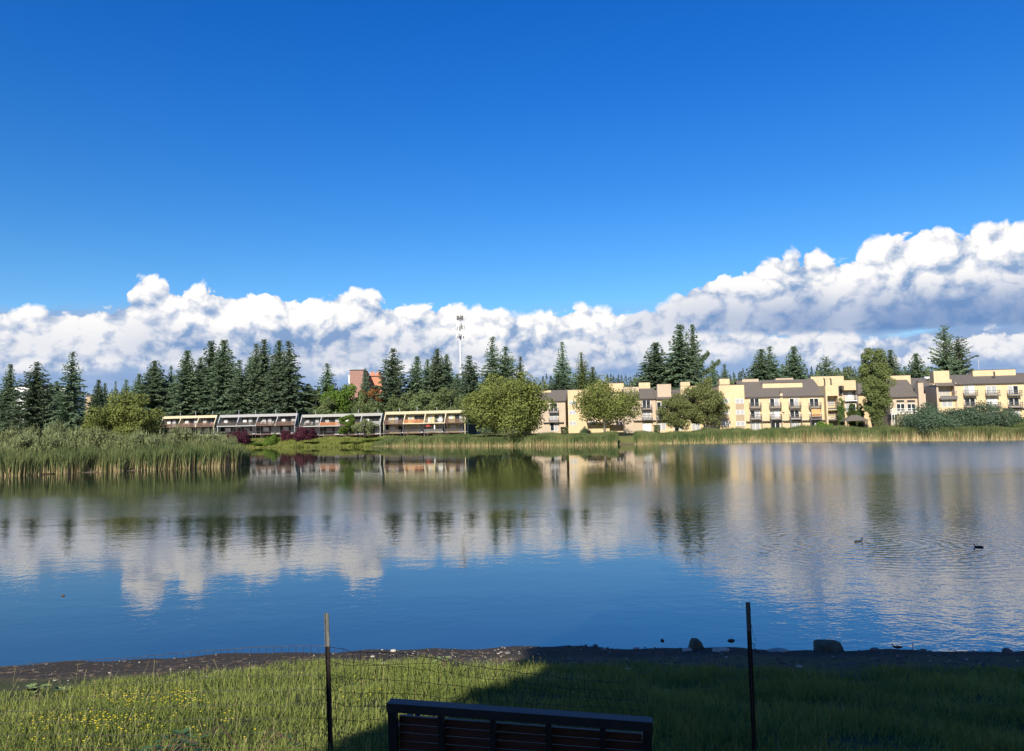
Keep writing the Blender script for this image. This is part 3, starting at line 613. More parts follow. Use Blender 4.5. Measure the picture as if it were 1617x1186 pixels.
# ---- stepped townhouses on the left shore
M_T = {'cream': mat('cream_trim', (0.48, 0.42, 0.27), 0.8, .06), 'white': mat('pale_trim', (0.31, 0.31, 0.30), 0.8, .06), 'grey': mat('grey_trim', (0.32, 0.32, 0.285), 0.8, .06),
       'dark': mat('dark_siding', (0.055, 0.048, 0.045), 0.85, .2), 'green': mat('dark_green_siding', (0.022, 0.040, 0.045), 0.9, .2), 'brown': mat('brown_rail', (0.12, 0.075, 0.055), 0.85, .25, 3),
       'orange': mat('orange_rail', (0.38, 0.15, 0.06), 0.8, .2, 3), 'red': mat('red_umbrella', (0.40, 0.05, 0.04), 0.8, .1), 'pink': mat('faded_cushions', (0.5, 0.33, 0.28), .9, .4, 4)}
def townhouse(px0, px1, pyt, Y0, nb, trim, label, wallm, decks, seed, Yr=-13.2, dz=0.0):
    s = Site(px0, Y0, Yr); r = s.root('townhouse_row'); tag(r, label, 'townhouses', 'terraced townhouses on the far shore'); rg = random.Random(seed)
    xe = s.x(px1); pm = (px0 + px1) / 2; zt = s.z(pm, pyt); sp = 2.9; zf = zt - 0.85; zu = zt - 3.55; zl = zu - sp; T = M_T[trim]; yb = 1.6   # upper wall plane set back
    d = 9.5
    P(s, r, 'wall', wallm, (0.2, xe - .2, yb, d, zu - .3, zf), (0.2, xe - .2, yb + .4, d, 0, zu - .31))
    P(s, r, 'roof', M_TRIMD, (0.005, xe - .005, .35, d + .3, zt - .12, zt + .05))
    P(s, r, 'fascia', T, (0.002, xe - .002, 0, .34, zf, zt))
    for q in (xe, -.25): P(s, r, 'end_wall', M_T['green'], (q, q + .25, .35, d + .1, 0, zt - .05))
    bw = xe / nb
    for i in range(nb + 1):      # raked party walls: the rail end stands out further than the roof edge
        xx = min(max(i * bw, .16), xe - .16); q = -1.75
        b = MB(); b.hexa([(xx - .15, q, zu - .3), (xx + .15, q, zu - .3), (xx + .15, yb - .02, zu - .3), (xx - .15, yb - .02, zu - .3), (xx - .15, -.02, zf + (.002 if 0 < i < nb else .74)), (xx + .15, -.02, zf + (.002 if 0 < i < nb else .74)), (xx + .15, yb - .02, zf - .01), (xx - .15, yb - .02, zf - .01)])
        o = b.build('party_wall', T if i in (0, nb) else M_T['white' if trim != 'cream' else 'cream'], r)
        MB().box(xx - .11, xx + .11, q + .25, q + .5, 0.0, zu - .302).build('post', T if i in (0, nb) else M_T['dark'], o)
    for i in range(nb):
        a, e = i * bw + .17, (i + 1) * bw - .17; rm, lm = decks[i]
        # set-in glazing, sidelight panel, upper deck with solid or barred rail
        window(r, a + .35, a + bw * .22, zu + .95, zf - .65, y=yb, panes='c' if rg.random() < .6 else 'w', fr=T)
        window(r, a + bw * .34, e - .25, zu + .05, zf - .5, y=yb, panes=rg.choice(('ddc', 'dcd', 'cdd', 'dcc', 'ddd')), fr=M_TRIMD, name='sliding_door')
        dk = P(s, r, 'upper_deck', T if rm != 'brown' else M_T['brown'], (a, e, -1.7, yb - .003, zu - .3, zu))
        if rm == 'bars':
            b = MB(); b.box(a, e, -1.69, -1.62, zu + .95, zu + 1.05)
            for k in range(1, 14): b.box(a + (e - a) * k / 14 - .02, a + (e - a) * k / 14 + .02, -1.67, -1.63, zu + .01, zu + .94)
            b.build('railing', T, dk)
        else:
            b = MB()
            for k in range(5): b.box(a, e, -1.69 + .001 * k, -1.63, zu + .06 + k * .2, zu + .21 + k * .2)
            b.build('railing', M_T[rm], dk)
        if rg.random() < .75:       # garden chairs and pots behind the rail
            b = MB()
            for k in range(rg.randint(2, 4)):
                cx = rg.uniform(a + .6, e - .6); b.box(cx - .25, cx + .25, -.6, -.1, zu + .4, zu + .48); b.box(cx - .25, cx + .25, -.1, -.02, zu + .49, zu + 1.15)
                for lx in (-.24, .19): b.box(cx + lx, cx + lx + .05, -.58, -.53, zu + .003, zu + .398)
            b.build('deck_chairs', rg.choice((M_T['pink'], M_WHITE, M_T['brown'])), dk)
        window(r, a + .5, a + bw * .36, zl + .8, zu - .75, y=yb + .4, panes=rg.choice('cw'), fr=T); window(r, a + bw * .5, e - .3, zl + .05, zu - .6, y=yb + .4, panes=rg.choice(('dc', 'cd', 'dd', 'cc')), fr=M_WHITE, name='sliding_door')
        if lm:
            b = MB(); b.box(a + .2, e - .2, -2.6, yb + .38, zl - .25, zl); dk = b.build('lower_deck', M_T['brown'], r)
            b = MB(); b.box(a + .2, e - .2, -2.59, -2.52, zl + .9, zl + 1.0)
            if lm == 'bars':
                for k in range(0, 15): xx = a + .25 + (e - a - .5) * k / 14; b.box(xx - .02, xx + .02, -2.58, -2.53, zl + .01, zl + .89)
            else:
                for k in range(4): b.box(a + .2, e - .2, -2.59, -2.54, zl + .06 + k * .21, zl + .22 + k * .21)
            for xx in (a + .3, (a + e) / 2, e - .4): b.box(xx, xx + .14, -2.4, -2.26, 0, zl - .252)
            b.build('railing', M_T['dark'] if lm != 'grey' else M_GREY, dk)
    P(s, r, 'deck_skirt', M_T['dark'], (0.2, xe - .2, yb + .2, yb + .39, 0, zl - .26))
    for k in range(nb):      # flues on the roof
        xx = (k + .5) * bw + rg.uniform(-1, 1); MB().tube((xx, 4, zt), (xx, 4, zt + rg.uniform(.8, 1.7)), .09).build('flue_pipe', M_METAL, r)
    return s, r, (zt, zu, zl)
townhouse(-60, 146, 664, 262, 7, 'grey', 'grey roofed townhouse row mostly hidden behind the scrub, only its eaves showing', M_T['dark'], [('brown', None)] * 7, 3, Yr=-4)
townhouse(257, 343, 656.5, 250, 3, 'cream', 'three bay townhouse row with cream eaves, next to the round green willow', M_T['dark'], [('brown', None)] * 3, 5)
townhouse(347, 470, 654, 243, 4, 'white', 'four bay townhouse row with white eaves and dark brown decks', M_T['dark'], [('dark', 'bars'), ('dark', 'solid'), ('brown', 'bars'), ('brown', 'bars')], 6)
townhouse(476.5, 604, 653.5, 233, 4, 'grey', 'four bay townhouse row with pale grey eaves and one orange deck rail', M_T['dark'], [('dark', 'bars'), ('orange', 'bars'), ('brown', 'solid'), ('grey', 'bars')], 7)
tS, tR, (tzt, tzu, tzl) = townhouse(608.5, 737, 648.8, 224, 4, 'cream', 'four bay townhouse row with yellow cream walls, a red parasol and orange decks', mat('yellow_cream_siding', (0.48, 0.40, 0.20), .9, .06), [('brown', 'solid'), ('orange', 'solid'), ('bars', 'grey'), ('brown', 'solid')], 9)
# parasols on the lower deck
for px, m_, lab, hh in ((676, M_T['red'], 'open red parasol on a lower deck of the yellow cream townhouses', 1), (686, M_WHITE, 'closed white parasol beside the red one on the townhouse deck', 0)):
    x = tS.x(px, -1.6); q = empty('parasol', tS.o + tS.e * x + tS.n * 1.6 + Vector((0, 0, tS.zb + tzl)), tS.th); tag(q, lab, 'parasol')
    MB().tube((0, 0, 0), (0, 0, 2.3), .03).build('pole', M_WHITE, q)
    if hh: MB().tube((0, 0, 1.75), (0, 0, 2.3), 1.15, .03, n=8).build('canopy', m_, q)
    else: MB().tube((0, 0, .9), (0, 0, 1.9), .26, .20, n=8).tube((0, 0, 1.9), (0, 0, 2.3), .20, .03, n=8).build('canopy', m_, q)

# ---- buildings far behind the trees
def far_block(px0, px1, py0, Y_, m, label, cat, dep=14, extra=None, py1=None):
    s = Site(px0, Y_, 0); r = s.root('building'); tag(r, label, cat); x1 = s.x(px1); z1 = s.z((px0 + px1) / 2, py0)
    P(s, r, 'wall', m, (0, x1, 0, dep, -1, z1)); P(s, r, 'parapet', M_TRIMD, (-.2, x1 + .2, -.2, dep + .2, z1 + .002, z1 + .5))
    return s, r, x1, z1
M_BRICK = mat('pinkish_brown_brick', (0.29, 0.165, 0.13), .95, .12, 1)
s, r, x1, z1 = far_block(552.5, 574, 585, 430, M_BRICK, 'tall plain brick tower rising behind the green tree', 'tower')
P(s, r, 'penthouse', M_WHITE, (s.x(549), -.02, 2, 12, -1, s.z(551, 592)))
s, r, x1, z1 = far_block(575, 603, 595, 445, mat('orange_render', (0.5, 0.21, 0.12), .9, .06), 'bright orange building with an arched parapet between the brick tower and a fir', 'building')
for k in range(3):
    xx = x1 * (k + .5) / 3; b = MB(); pts = [(math.cos(PI * i / 10) * x1 / 6.5, math.sin(PI * i / 10) * 2.6) for i in range(11)]
    b.add([(xx + a, -.6, z1 + c + .51) for a, c in pts] + [(xx + a, -.1, z1 + c + .51) for a, c in pts], [tuple(range(11)), tuple(range(11, 22))[::-1]] + [(i, i + 11, i + 12, i + 1) for i in range(10)]); b.build('arch', mat('orange_render', (0, 0, 0)), r)
s, r, x1, z1 = far_block(8, 72, 611, 420, M_WHITE, 'long white commercial building seen between the firs at the far left', 'building')
for k in range(9): xx = x1 * (k + .5) / 9; window(r, xx - 1.6, xx + 1.6, z1 - 5, z1 - 2.8, panes='d')
s, r, x1, z1 = far_block(78, 104, 613, 410, M_WHITE, 'small white building between two firs left of the tallest left hand fir', 'building')
for k in range(4): xx = x1 * (k + .5) / 4; window(r, xx - 1.3, xx + 1.3, z1 - 5, z1 - 2.8, panes='d')
s, r, x1, z1 = far_block(134, 150, 626, 330, M_STUCCO3, 'low tan building glimpsed left of the round willow', 'building')
s, r, x1, z1 = far_block(486, 500, 638, 300, M_WHITE, 'small white shed roofed building behind the grey eaved townhouses', 'building')
P(s, r, 'annex', M_WHITE, (-3.2, -.01, 1, 6, -1, z1 - 1.2))

# ---- cell tower
ct = at(727.5, 600, 330); zb = gz(ct.x, ct.y); r = empty('cell_tower', (ct.x, ct.y, zb)); tag(r, 'tall white steel cell tower with three tiers of antennas above the trees', 'tower')
hz = lambda py: at(727.5, py, 330).z - zb
MB().tube((0, 0, 0), (0, 0, hz(520)), .45, .30, n=12).tube((0, 0, hz(520)), (0, 0, hz(497)), .24, .16, n=10).build('mast', M_WHITE, r)
for py, rad, k, m_, hgt in ((502, 1.25, 9, M_GREY, 2.2), (516, 1.75, 9, M_WHITE, 2.6), (531, 1.55, 6, M_WHITE, 2.2)):
    zc = hz(py); f = MB()
    for i in range(3):
        a = 2 * PI * i / 3; f.tube((0, 0, zc), (rad * math.cos(a), rad * math.sin(a), zc), .09)
    ring = [(rad * math.cos(2 * PI * i / 12), rad * math.sin(2 * PI * i / 12), zc) for i in range(13)]; f.path(ring, .07); pf = f.build('antenna_platform', M_METAL, r)
    for i in range(k):
        a = 2 * PI * (i + .3) / k; x, y = rad * math.cos(a), rad * math.sin(a); hh = hgt * ERNG.uniform(.7, 1)
        MB().box(x - .22, x + .22, y - .14, y + .14, zc - hh / 2, zc + hh / 2).build('panel_antenna', [m_, M_GREY, m_][i % 3], pf)
ct = at(1546, 585, 200); r = empty('aerial', (ct.x, ct.y, 8.0)); tag(r, 'thin metal aerial standing on the roof behind the right hand roof box', 'aerial')
b = MB(); zt_ = at(1546, 569, 200).z - 8; b.tube((0, 0, 0), (0, 0, zt_), .05)
for k in range(4): b.tube((-.45 + .07 * k, 0, zt_ - .3 - k * .35), (.45 - .07 * k, 0, zt_ - .3 - k * .35), .03)
b.build('mast', M_METAL, r)

# ---- shelter, sand mound, hedges, dock
g0 = at(1350, 675, 167); r = empty('gazebo', (g0.x, g0.y, gz(g0.x, g0.y)), math.radians(-8)); tag(r, 'small dark gazebo with a hipped shingle roof next to the big ragged cedar', 'gazebo')
zr = at(1350, 655.5, 167).z - gz(g0.x, g0.y); ze = zr - 1.3
MB().add([(-2.6, -2.2, ze), (2.6, -2.2, ze), (2.6, 2.2, ze), (-2.6, 2.2, ze), (-.7, 0, zr), (.7, 0, zr)], [(0, 1, 5, 4), (1, 2, 5), (2, 3, 4, 5), (3, 0, 4), (3, 2, 1, 0)]).build('roof', M_ROOF, r)
for sx in (-2.1, 2.1):
    for sy in (-1.7, 1.7): MB().box(sx - .1, sx + .1, sy - .1, sy + .1, 0, ze + .05).build('post', M_TRIMD, r)
g0 = at(1330, 675, 165); z0 = gz(g0.x, g0.y); vs = [(g0.x, g0.y, z0 + 1.5)]
for j, (rr, zz_) in enumerate(((1.2, 1.35), (2.2, .7), (3.2, -.3))):
    for i in range(12): a = 2 * PI * i / 12; q = 1 + .15 * math.sin(i * 2.3 + j); vs.append((g0.x + 1.3 * rr * q * math.cos(a), g0.y + rr * q * math.sin(a), z0 + zz_))
fs = [(0, 1 + i, 1 + (i + 1) % 12) for i in range(12)] + [(1 + j * 12 + i, 1 + (j + 1) * 12 + i, 1 + (j + 1) * 12 + (i + 1) % 12, 1 + j * 12 + (i + 1) % 12) for j in (0, 1) for i in range(12)]
o = MB().add(vs, fs).build('sand_mound', mat('tan_sand', (0.42, 0.28, 0.15), .95, .15, 2), smooth=True); tag(o, 'tan heap of sand beside the gazebo', 'sand heap')
g0 = onz(989, 697.5, 0.3); r = empty('dock', (g0.x, g0.y, 0), math.radians(12)); tag(r, 'small white wooden dock in the gap between the reeds', 'dock')
for k in range(8): MB().box(-1.5 + k * .38, -1.5 + k * .38 + .35, -1.1, 1.2, .38, .46).build('deck_board', M_WHITE, r)
b = MB(); b.box(-1.5, 1.5, -1.08, -.98, .16, .378); b.box(-1.5, 1.5, 1.05, 1.15, .16, .378); b.build('beam', M_WHITE, r)
for sx in (-1.3, 1.2):
    for sy in (-1.0, 1.0): MB().tube((sx, sy + .05, -.8), (sx, sy + .05, .66), .07).build('pile', M_WHITE, r)
MB().box(1.55, 3.6, .2, 1.4, .5, .58).box(1.55, 1.6, .25, .35, -.3, .499).box(3.5, 3.58, .25, .35, -.3, .499).build('gangway', M_WHITE, r)
# ---------------------------------------------------------------- trees
def norm(a): return a / (np.linalg.norm(a, axis=-1, keepdims=True) + 1e-9)
def leafquads(C, U, Wv, L, Wd):
    """C centres (n,3), U long axis, Wv width axis, L length, Wd width -> pointed quads (n*4,3)"""
    L = L[:, None]; Wd = Wd[:, None]
    return np.stack([C - U * L * .5, C + Wv * Wd * .5 - U * L * .05, C + U * L * .5, C - Wv * Wd * .5 - U * L * .05], 1).reshape(-1, 3)
def conifer(name, seed, H=20.0, R=4.4, gap=0.40, nb=8, base=0.08, power=0.85, spray=0.86, step=0.34, droop=0.35, rise=0.15, irr=0.3, m=None, extra=None, topthin=1.0, skip=0.06, bulge=0.0):
    g = np.random.default_rng(seed); V = []; T = []; tr = MB()
    lean = g.normal(0, .012, 2)
    tr.path([(lean[0] * z, lean[1] * z, z) for z in (0, H * .3, H * .7, H * .985)], [H * .017, H * .013, H * .007, .03], 7)
    z = H * base; lv = 0
    while z < H * .985:
        zf = (z - H * base) / (H * (1 - base)); Lm = R * ((1 - zf) ** power) * (1 - .25 * max(0, .12 - zf) / .12) + .10
        Lm *= 1 + bulge * math.sin(zf * PI)
        k = nb if zf < .85 else max(3, nb - 2); off = g.uniform(0, 6.28)
        for j in range(k):
            if g.random() < skip: continue
            az = off + 6.283 * j / k + g.normal(0, .28); L = Lm * g.uniform(1 - irr, 1 + irr * .55)
            e0 = rise + .45 * zf + g.normal(0, .08); n_ = max(2, int(L / step)); r = np.linspace(.05 * L, L, n_)
            d = np.array([math.cos(az), math.sin(az)]); bt = g.random()
            zz = z + r * e0 - droop * r * r / (L + .4) * (1 - .5 * zf)
            if L > 1.2: tr.path([(lean[0] * z, lean[1] * z, z), (d[0] * L * .5, d[1] * L * .5, z + L * .5 * e0 - droop * .25 * L * L / (L + .4)), (d[0] * L * .93, d[1] * L * .93, float(zz[-1]))], [.05 + L * .008, .03, .01], 3)
            for side in (-1, 0, 1):
                a = az + side * g.uniform(.5, 1.0, n_); sw = spray * g.uniform(.65, 1.25, n_) * (1 - .35 * r / L) * (1 - .55 * max(0, zf - .55) / .45)
                U = np.stack([np.cos(a), np.sin(a), g.normal(-.22, .25, n_)], 1); U = norm(U)
                C = np.stack([d[0] * r + lean[0] * z, d[1] * r + lean[1] * z, zz], 1) + U * (sw * .45)[:, None] + g.normal(0, .05, (n_, 3))
                Wv = norm(np.cross(U, norm(g.normal(0, .45, (n_, 3)) + np.array([0, 0, 1.0]))))
                V.append(leafquads(C, U, Wv, sw * 1.25, sw * .42)); T.append(np.repeat(np.clip(bt * .5 + g.random(n_) * .5, 0, 1), 4))
                Wz = norm(np.cross(U, Wv)); V.append(leafquads(C - np.array([0, 0, .08]), U, Wz, sw * 1.1, sw * .34)); T.append(np.repeat(np.clip(bt * .5 + g.random(n_) * .4, 0, 1), 4))
        z += gap * g.uniform(.75, 1.3) * (1 - .35 * zf)
    if extra: extra(g, V, T, tr)
    r = empty(name); tr.build('trunk', M_BARK, r); np_mesh('crown', np.concatenate(V), 4, m or M_FIR, r, tint=np.concatenate(T)); r['H'] = H; r['R'] = R * 1.0
    return r
def blobs(g, lobes, n, s, flat=1.0, inner=.45):
    """leaf clusters over lobes (cx,cy,cz,r): returns quads and tints"""
    lob = np.array(lobes); w = lob[:, 3] ** 2; w /= w.sum(); ix = g.choice(len(lob), n, p=w); c = lob[ix]
    d = norm(g.normal(0, 1, (n, 3))); rr = c[:, 3] * (inner + (1.12 - inner) * g.random(n) ** .5)
    C = c[:, :3] + d * rr[:, None] * np.array([1, 1, flat]); U = norm(g.normal(0, 1, (n, 3)) * np.array([1, 1, .6]) + d * .3)
    Wv = norm(np.cross(U, norm(d + g.normal(0, .55, (n, 3))))); sz = s * g.uniform(.6, 1.3, n)
    bt = g.random(len(lob))[ix]
    return leafquads(C, U, Wv, sz, sz * .62), np.repeat(np.clip(bt * .45 + g.random(n) * .55, 0, 1), 4)
def broadleaf(name, seed, H=14.0, R=9.0, nl=70, n=15000, s=.46, base=.28, m=None, trunk=.38, droop=0.0, bark=None, squash=1.0, lr=(.16, .27)):
    g = np.random.default_rng(seed); lobes = []; rx = R; cz = H * (base + (1 - base) * .5); rz = H * (1 - base) * .5
    for i in range(nl):
        d = norm(g.normal(0, 1, 3)); q = g.uniform(.35, .86); lr_ = R * g.uniform(*lr)
        p = np.array([d[0] * rx * q, d[1] * rx * q, cz + d[2] * rz * q]); p[2] -= droop * (np.hypot(p[0], p[1]) / R) ** 2 * H * .12
        p[2] = max(p[2], H * base * .75 + lr_ * .4)
        lobes.append((p[0], p[1], p[2], lr_ * (.8 if d[2] > .5 else 1)))
    V, T = blobs(g, lobes, n, s, .8)
    V2, T2 = blobs(g, lobes, int(n * .10), s * 1.0, .8, 1.1)      # stray twigs outside the mass
    tr = MB(); f0 = H * base
    tr.path([(0, 0, 0), (g.normal(0, .12), g.normal(0, .12), f0 * .6), (g.normal(0, .3), g.normal(0, .3), cz)], [trunk, trunk * .8, trunk * .3], 9)
    for i in range(14):
        l = lobes[g.integers(nl)]; z0 = f0 * g.uniform(.55, 1.3); tr.path([(0, 0, z0), (l[0] * .45, l[1] * .45, z0 + (l[2] - z0) * .6), l[:3]], [trunk * .38, trunk * .22, .03], 5)
    r = empty(name); tr.build('trunk', bark or M_BARKG, r); np_mesh('crown', np.concatenate([V, V2]), 4, m or M_LEAF, r, tint=np.concatenate([T, T2])); r['H'] = H; r['R'] = R
    return r
def shrub(name, seed, H=2.5, R=3.0, nl=26, n=5000, s=.30, m=None, flat=.8, up=0.0):
    g = np.random.default_rng(seed); lobes = []
    for i in range(nl):
        a = g.uniform(0, 6.28); q = math.sqrt(g.random()) * .82; lr_ = g.uniform(.20, .36) * min(H, R)
        lobes.append((math.cos(a) * q * R, math.sin(a) * q * R, max(lr_ * .6, (H - lr_) * (1 - q * q * .75) * g.uniform(.25, 1)), lr_))
    V, T = blobs(g, lobes, n, s, flat, .3)
    if up:   # long upright shoots
        k = int(n * up); C = V.reshape(-1, 4, 3)[g.choice(n, k)].mean(1); U = norm(g.normal(0, .35, (k, 3)) + np.array([0, 0, 1.0])); Wv = norm(np.cross(U, g.normal(0, 1, (k, 3)))); L_ = s * g.uniform(1.5, 3.2, k)
        V = np.concatenate([V, leafquads(C + U * L_[:, None] * .4, U, Wv, L_, np.full(k, s * .22))]); T = np.concatenate([T, np.repeat(g.random(k), 4)])
    r = empty(name); st = MB()
    for i in range(7): l = lobes[g.integers(nl)]; st.path([(l[0] * .15, l[1] * .15, 0), (l[0] * .6, l[1] * .6, l[2] * .6), l[:3]], [.06, .04, .015], 4)
    st.build('stems', M_BARKG, r); np_mesh('foliage', V, 4, m or M_SCRUB, r, tint=T); r['H'] = H; r['R'] = R
    return r
USED = set()
def plant(proto, px, pyt, Y, hw, label, cat='tree', group=None, rz=None, name=None, zbase=None, dx=0):
    p = at(px, pyt, Y); zb = gz(p.x, p.y) if zbase is None else zbase
    if proto.name in USED: o = copy_tree(proto)
    else: o = proto; USED.add(proto.name)
    if name: o.name = name
    o.location = (p.x, p.y, zb - .05); h = p.z - zb; w = abs(at(px + hw, pyt, Y).x - p.x)
    o.scale = (w / proto['R'],) * 2 + (h / proto['H'],); o.rotation_euler = (0, 0, ERNG.uniform(0, 6.28) if rz is None else rz)
    if 'fir' in o.name or 'pine' in o.name: o.rotation_euler = (ERNG.gauss(0, .022), ERNG.gauss(0, .022), o.rotation_euler[2]); o.scale.y *= ERNG.uniform(.85, 1.15)
    return tag(o, label, cat, group)
FIRS = [conifer('fir_tree', 1), conifer('fir_tree', 2, gap=.46, nb=7, irr=.5, droop=.2, skip=.08, rise=.3), conifer('fir_tree', 3, R=4.0, droop=.5, rise=.1, irr=.4, gap=.46),
        conifer('fir_tree', 4, gap=.36, nb=8, power=.8, irr=.35), conifer('fir_tree', 5, gap=.55, nb=7, irr=.5, skip=.10, power=.9, spray=.85, rise=.05)]
def limb(g, V, T, tr):      # long ascending side limb on the right
    P0 = np.array([.5, 0, 8.5])
    for (ax, az_, L, h0) in ((1.0, .62, 6.8, 9.0), (1.0, .28, 6.2, 6.6), (-1, .5, 4.0, 8.0), (.95, .9, 4.6, 11.0)):
        D_ = norm(np.array([ax, g.normal(0, .15), az_])); tr.path([(0, 0, h0), tuple(np.array([0, 0, h0]) + D_ * L)], [.14, .03], 5)
        for t in np.linspace(.3, 1, 34):
            c = np.array([0, 0, h0]) + D_ * L * t; n_ = 16; U = norm(g.normal(0, 1, (n_, 3)) + D_ * .8 - np.array([0, 0, .2])); C = c + U * .42 * (1.35 - t * .8) + g.normal(0, .10, (n_, 3)); Wv = norm(np.cross(U, g.normal(0, 1, (n_, 3)))); sz = g.uniform(.45, .8, n_)
            V.append(leafquads(C, U, Wv, sz, sz * .4)); T.append(np.repeat(g.random(n_), 4))
F_LIMB = conifer('fir_tree', 6, R=3.8, gap=.46, nb=7, irr=.5, skip=.08, extra=limb)
F_SKIRT = conifer('spruce_tree', 7, R=5.0, gap=.6, nb=9, irr=.22, power=1.0, droop=.15, rise=-.02, spray=.75, skip=.08)
F_CEDAR = conifer('cedar_tree', 8, R=3.6, gap=.30, nb=8, irr=.25, power=.75, droop=.5, spray=.5, m=M_CEDAR, rise=.2)
# ragged cedar is built below
F_PINE = conifer('pine_tree', 10, R=5.2, gap=.66, nb=7, irr=.5, power=.6, droop=.1, rise=.15, spray=1.0, skip=.15, base=.10, m=M_FIR)
fir_rows = [  # px, top, Y, half width, variant, label
 (11, 572, 245, 15, 2, 'slender dark fir at the extreme left edge of the view'),
 (54, 570, 242, 26, 1, 'wide fir in front of the long white building at the far left'),
 (80, 603, 262, 12, 0, 'small fir between the wide fir and the tall one at the far left'),
 (93, 600, 268, 12, 3, 'short dense fir tucked against the left side of the tallest left hand fir'),
 (112, 552, 240, 23, 4, 'tallest fir left of the round willow, layered branches against blue cloud'),
 (153, 598, 285, 13, 0, 'short fir just above the left side of the round willow'),
 (166, 603, 300, 9, 2, 'tiny fir behind the top of the round willow'),
 (178, 599, 300, 7, 4, 'thin pointed fir tip over the middle of the round willow'),
 (202, 598, 290, 12, 1, 'small fir above the right side of the round willow'),
 (214, 588, 280, 15, 0, 'mid sized fir just left of the broad fir by the three bay townhouses'),
 (245, 567, 268, 24, 3, 'broad fir standing left of the dense fir grove, above the three bay townhouses'),
 (273, 577, 275, 12, 1, 'narrow fir between the broad fir and the dense grove'),
 (298, 551, 268, 22, 0, 'first tall fir at the left end of the dense grove'),
 (318, 562, 276, 17, 3, 'lower fir filling the gap near the left end of the dense grove'),
 (336, 536, 272, 23, 2, 'tall fir with the left one of two neighbouring peaks in the grove'),
 (357, 533, 268, 25, 0, 'highest fir in the middle of the dense grove above the white eaved townhouses'),
 (379, 566, 264, 20, 4, 'lower fir on the right slope of the dense grove'),
 (395, 562, 278, 18, 3, 'shorter fir filling the dip between the grove and the four peaked clump'),
 (406, 541, 266, 19, 1, 'first peak of the four peaked fir clump'),
 (423, 532, 270, 20, 2, 'second and highest peak of the four peaked fir clump'),
 (440, 535, 264, 20, 0, 'third peak of the four peaked fir clump'),
 (462, 535, 262, 27, 4, 'wide fir at the right end of the four peaked clump with feathered branches'),
 (487, 604, 280, 16, 3, 'low fir right of the four peaked clump above the flat eaves'),
 (519, 571, 275, 22, 4, 'lone layered fir between the four peaked clump and the brick tower'),
 (577, 581, 330, 10, 1, 'small fir in front of the orange building beside the brick tower'),
 (618, 549, 262, 26, 1, 'tall fir immediately right of the orange building'),
 (654, 560, 268, 19, 2, 'fir with brownish lower limbs right of the one beside the orange building'),
 (673, 565, 276, 13, 0, 'narrow fir between two taller ones left of the cell tower'),
 (691, 548, 268, 19, 3, 'taller of the two joined firs just left of the cell tower'),
 (706, 557, 272, 16, 0, 'shorter of the two joined firs just left of the cell tower'),
 (744, 560, 250, 23, 1, 'bushy fir directly right of the cell tower mast'),
 (725, 588, 262, 14, 3, 'low fir at the foot of the cell tower'),
 (776, 529, 246, 19, 4, 'tall dark fir rising behind the biggest lakeside tree'),
 (800, 546, 248, 22, 1, 'fir with upswept branches right of the tall dark one behind the biggest lakeside tree'),
 (818, 560, 252, 14, 4, 'lower fir leaning out to the right behind the biggest lakeside tree'),
 (839, 600, 262, 11, 0, 'small distant fir right of the biggest lakeside tree'),
 (935, 577, 300, 12, 3, 'small fir leaning on the right flank of the olive green cedar'),
 (1035, 539, 236, 30, 0, 'full fir to the left of the twin peaked firs above the apartments'),
 (1069, 508, 232, 27, 2, 'left one of the twin tallest firs above the apartments'),
 (1200, 549, 262, 22, 3, 'left fir of the row of three above the long apartment block'),
 (1223, 544, 262, 20, 4, 'middle fir of the row of three above the long apartment block'),
 (1247, 545, 262, 21, 0, 'right fir of the row of three above the long apartment block'),
 (1124, 568, 300, 11, 1, 'thin fir just right of the twin tallest firs'),
 (1146, 573, 330, 13, 4, 'airy fir standing over the plain apartment tower block'),
 (1402, 550, 250, 17, 3, 'fir peering out right of the big ragged cedar'),
 (1446, 556, 262, 20, 0, 'dark fir behind the clubhouse chimney'),
 (1426, 577, 270, 14, 1, 'low fir above the clubhouse roof ridge'),
]
GF = 'firs behind the buildings'
for px, py, Y_, hw, v, lab in fir_rows: plant(FIRS[v], px, py, Y_, hw * 1.7, lab, group=GF)
plant(F_LIMB, 1092, 507, 230, 27, 'right one of the twin tallest firs, with long limbs sticking out to the right', group=GF, rz=0.1)
plant(F_SKIRT, 887, 538, 240, 34, 'layered blue green spruce with a clear pointed top left of the olive cedar')
lo = plant(FIRS[3], 884, 590, 236, 44, 'low spreading fir at the foot of the layered spruce', group=GF)
plant(F_CEDAR, 921, 554, 242, 26, 'olive green pyramid shaped cedar behind the round lakeside tree')

plant(F_PINE, 1487, 513, 226, 30, 'tallest pine at the right with grey bare gaps in its crown', group='pines at the right')
plant(F_PINE, 1508, 530, 228, 36, 'darker pine fused to the right of the tallest one at the right', group='pines at the right')
plant(F_PINE, 1304, 562, 262, 28, 'broad topped pine left of the ragged cedar above the roofs', group='pines at the right')
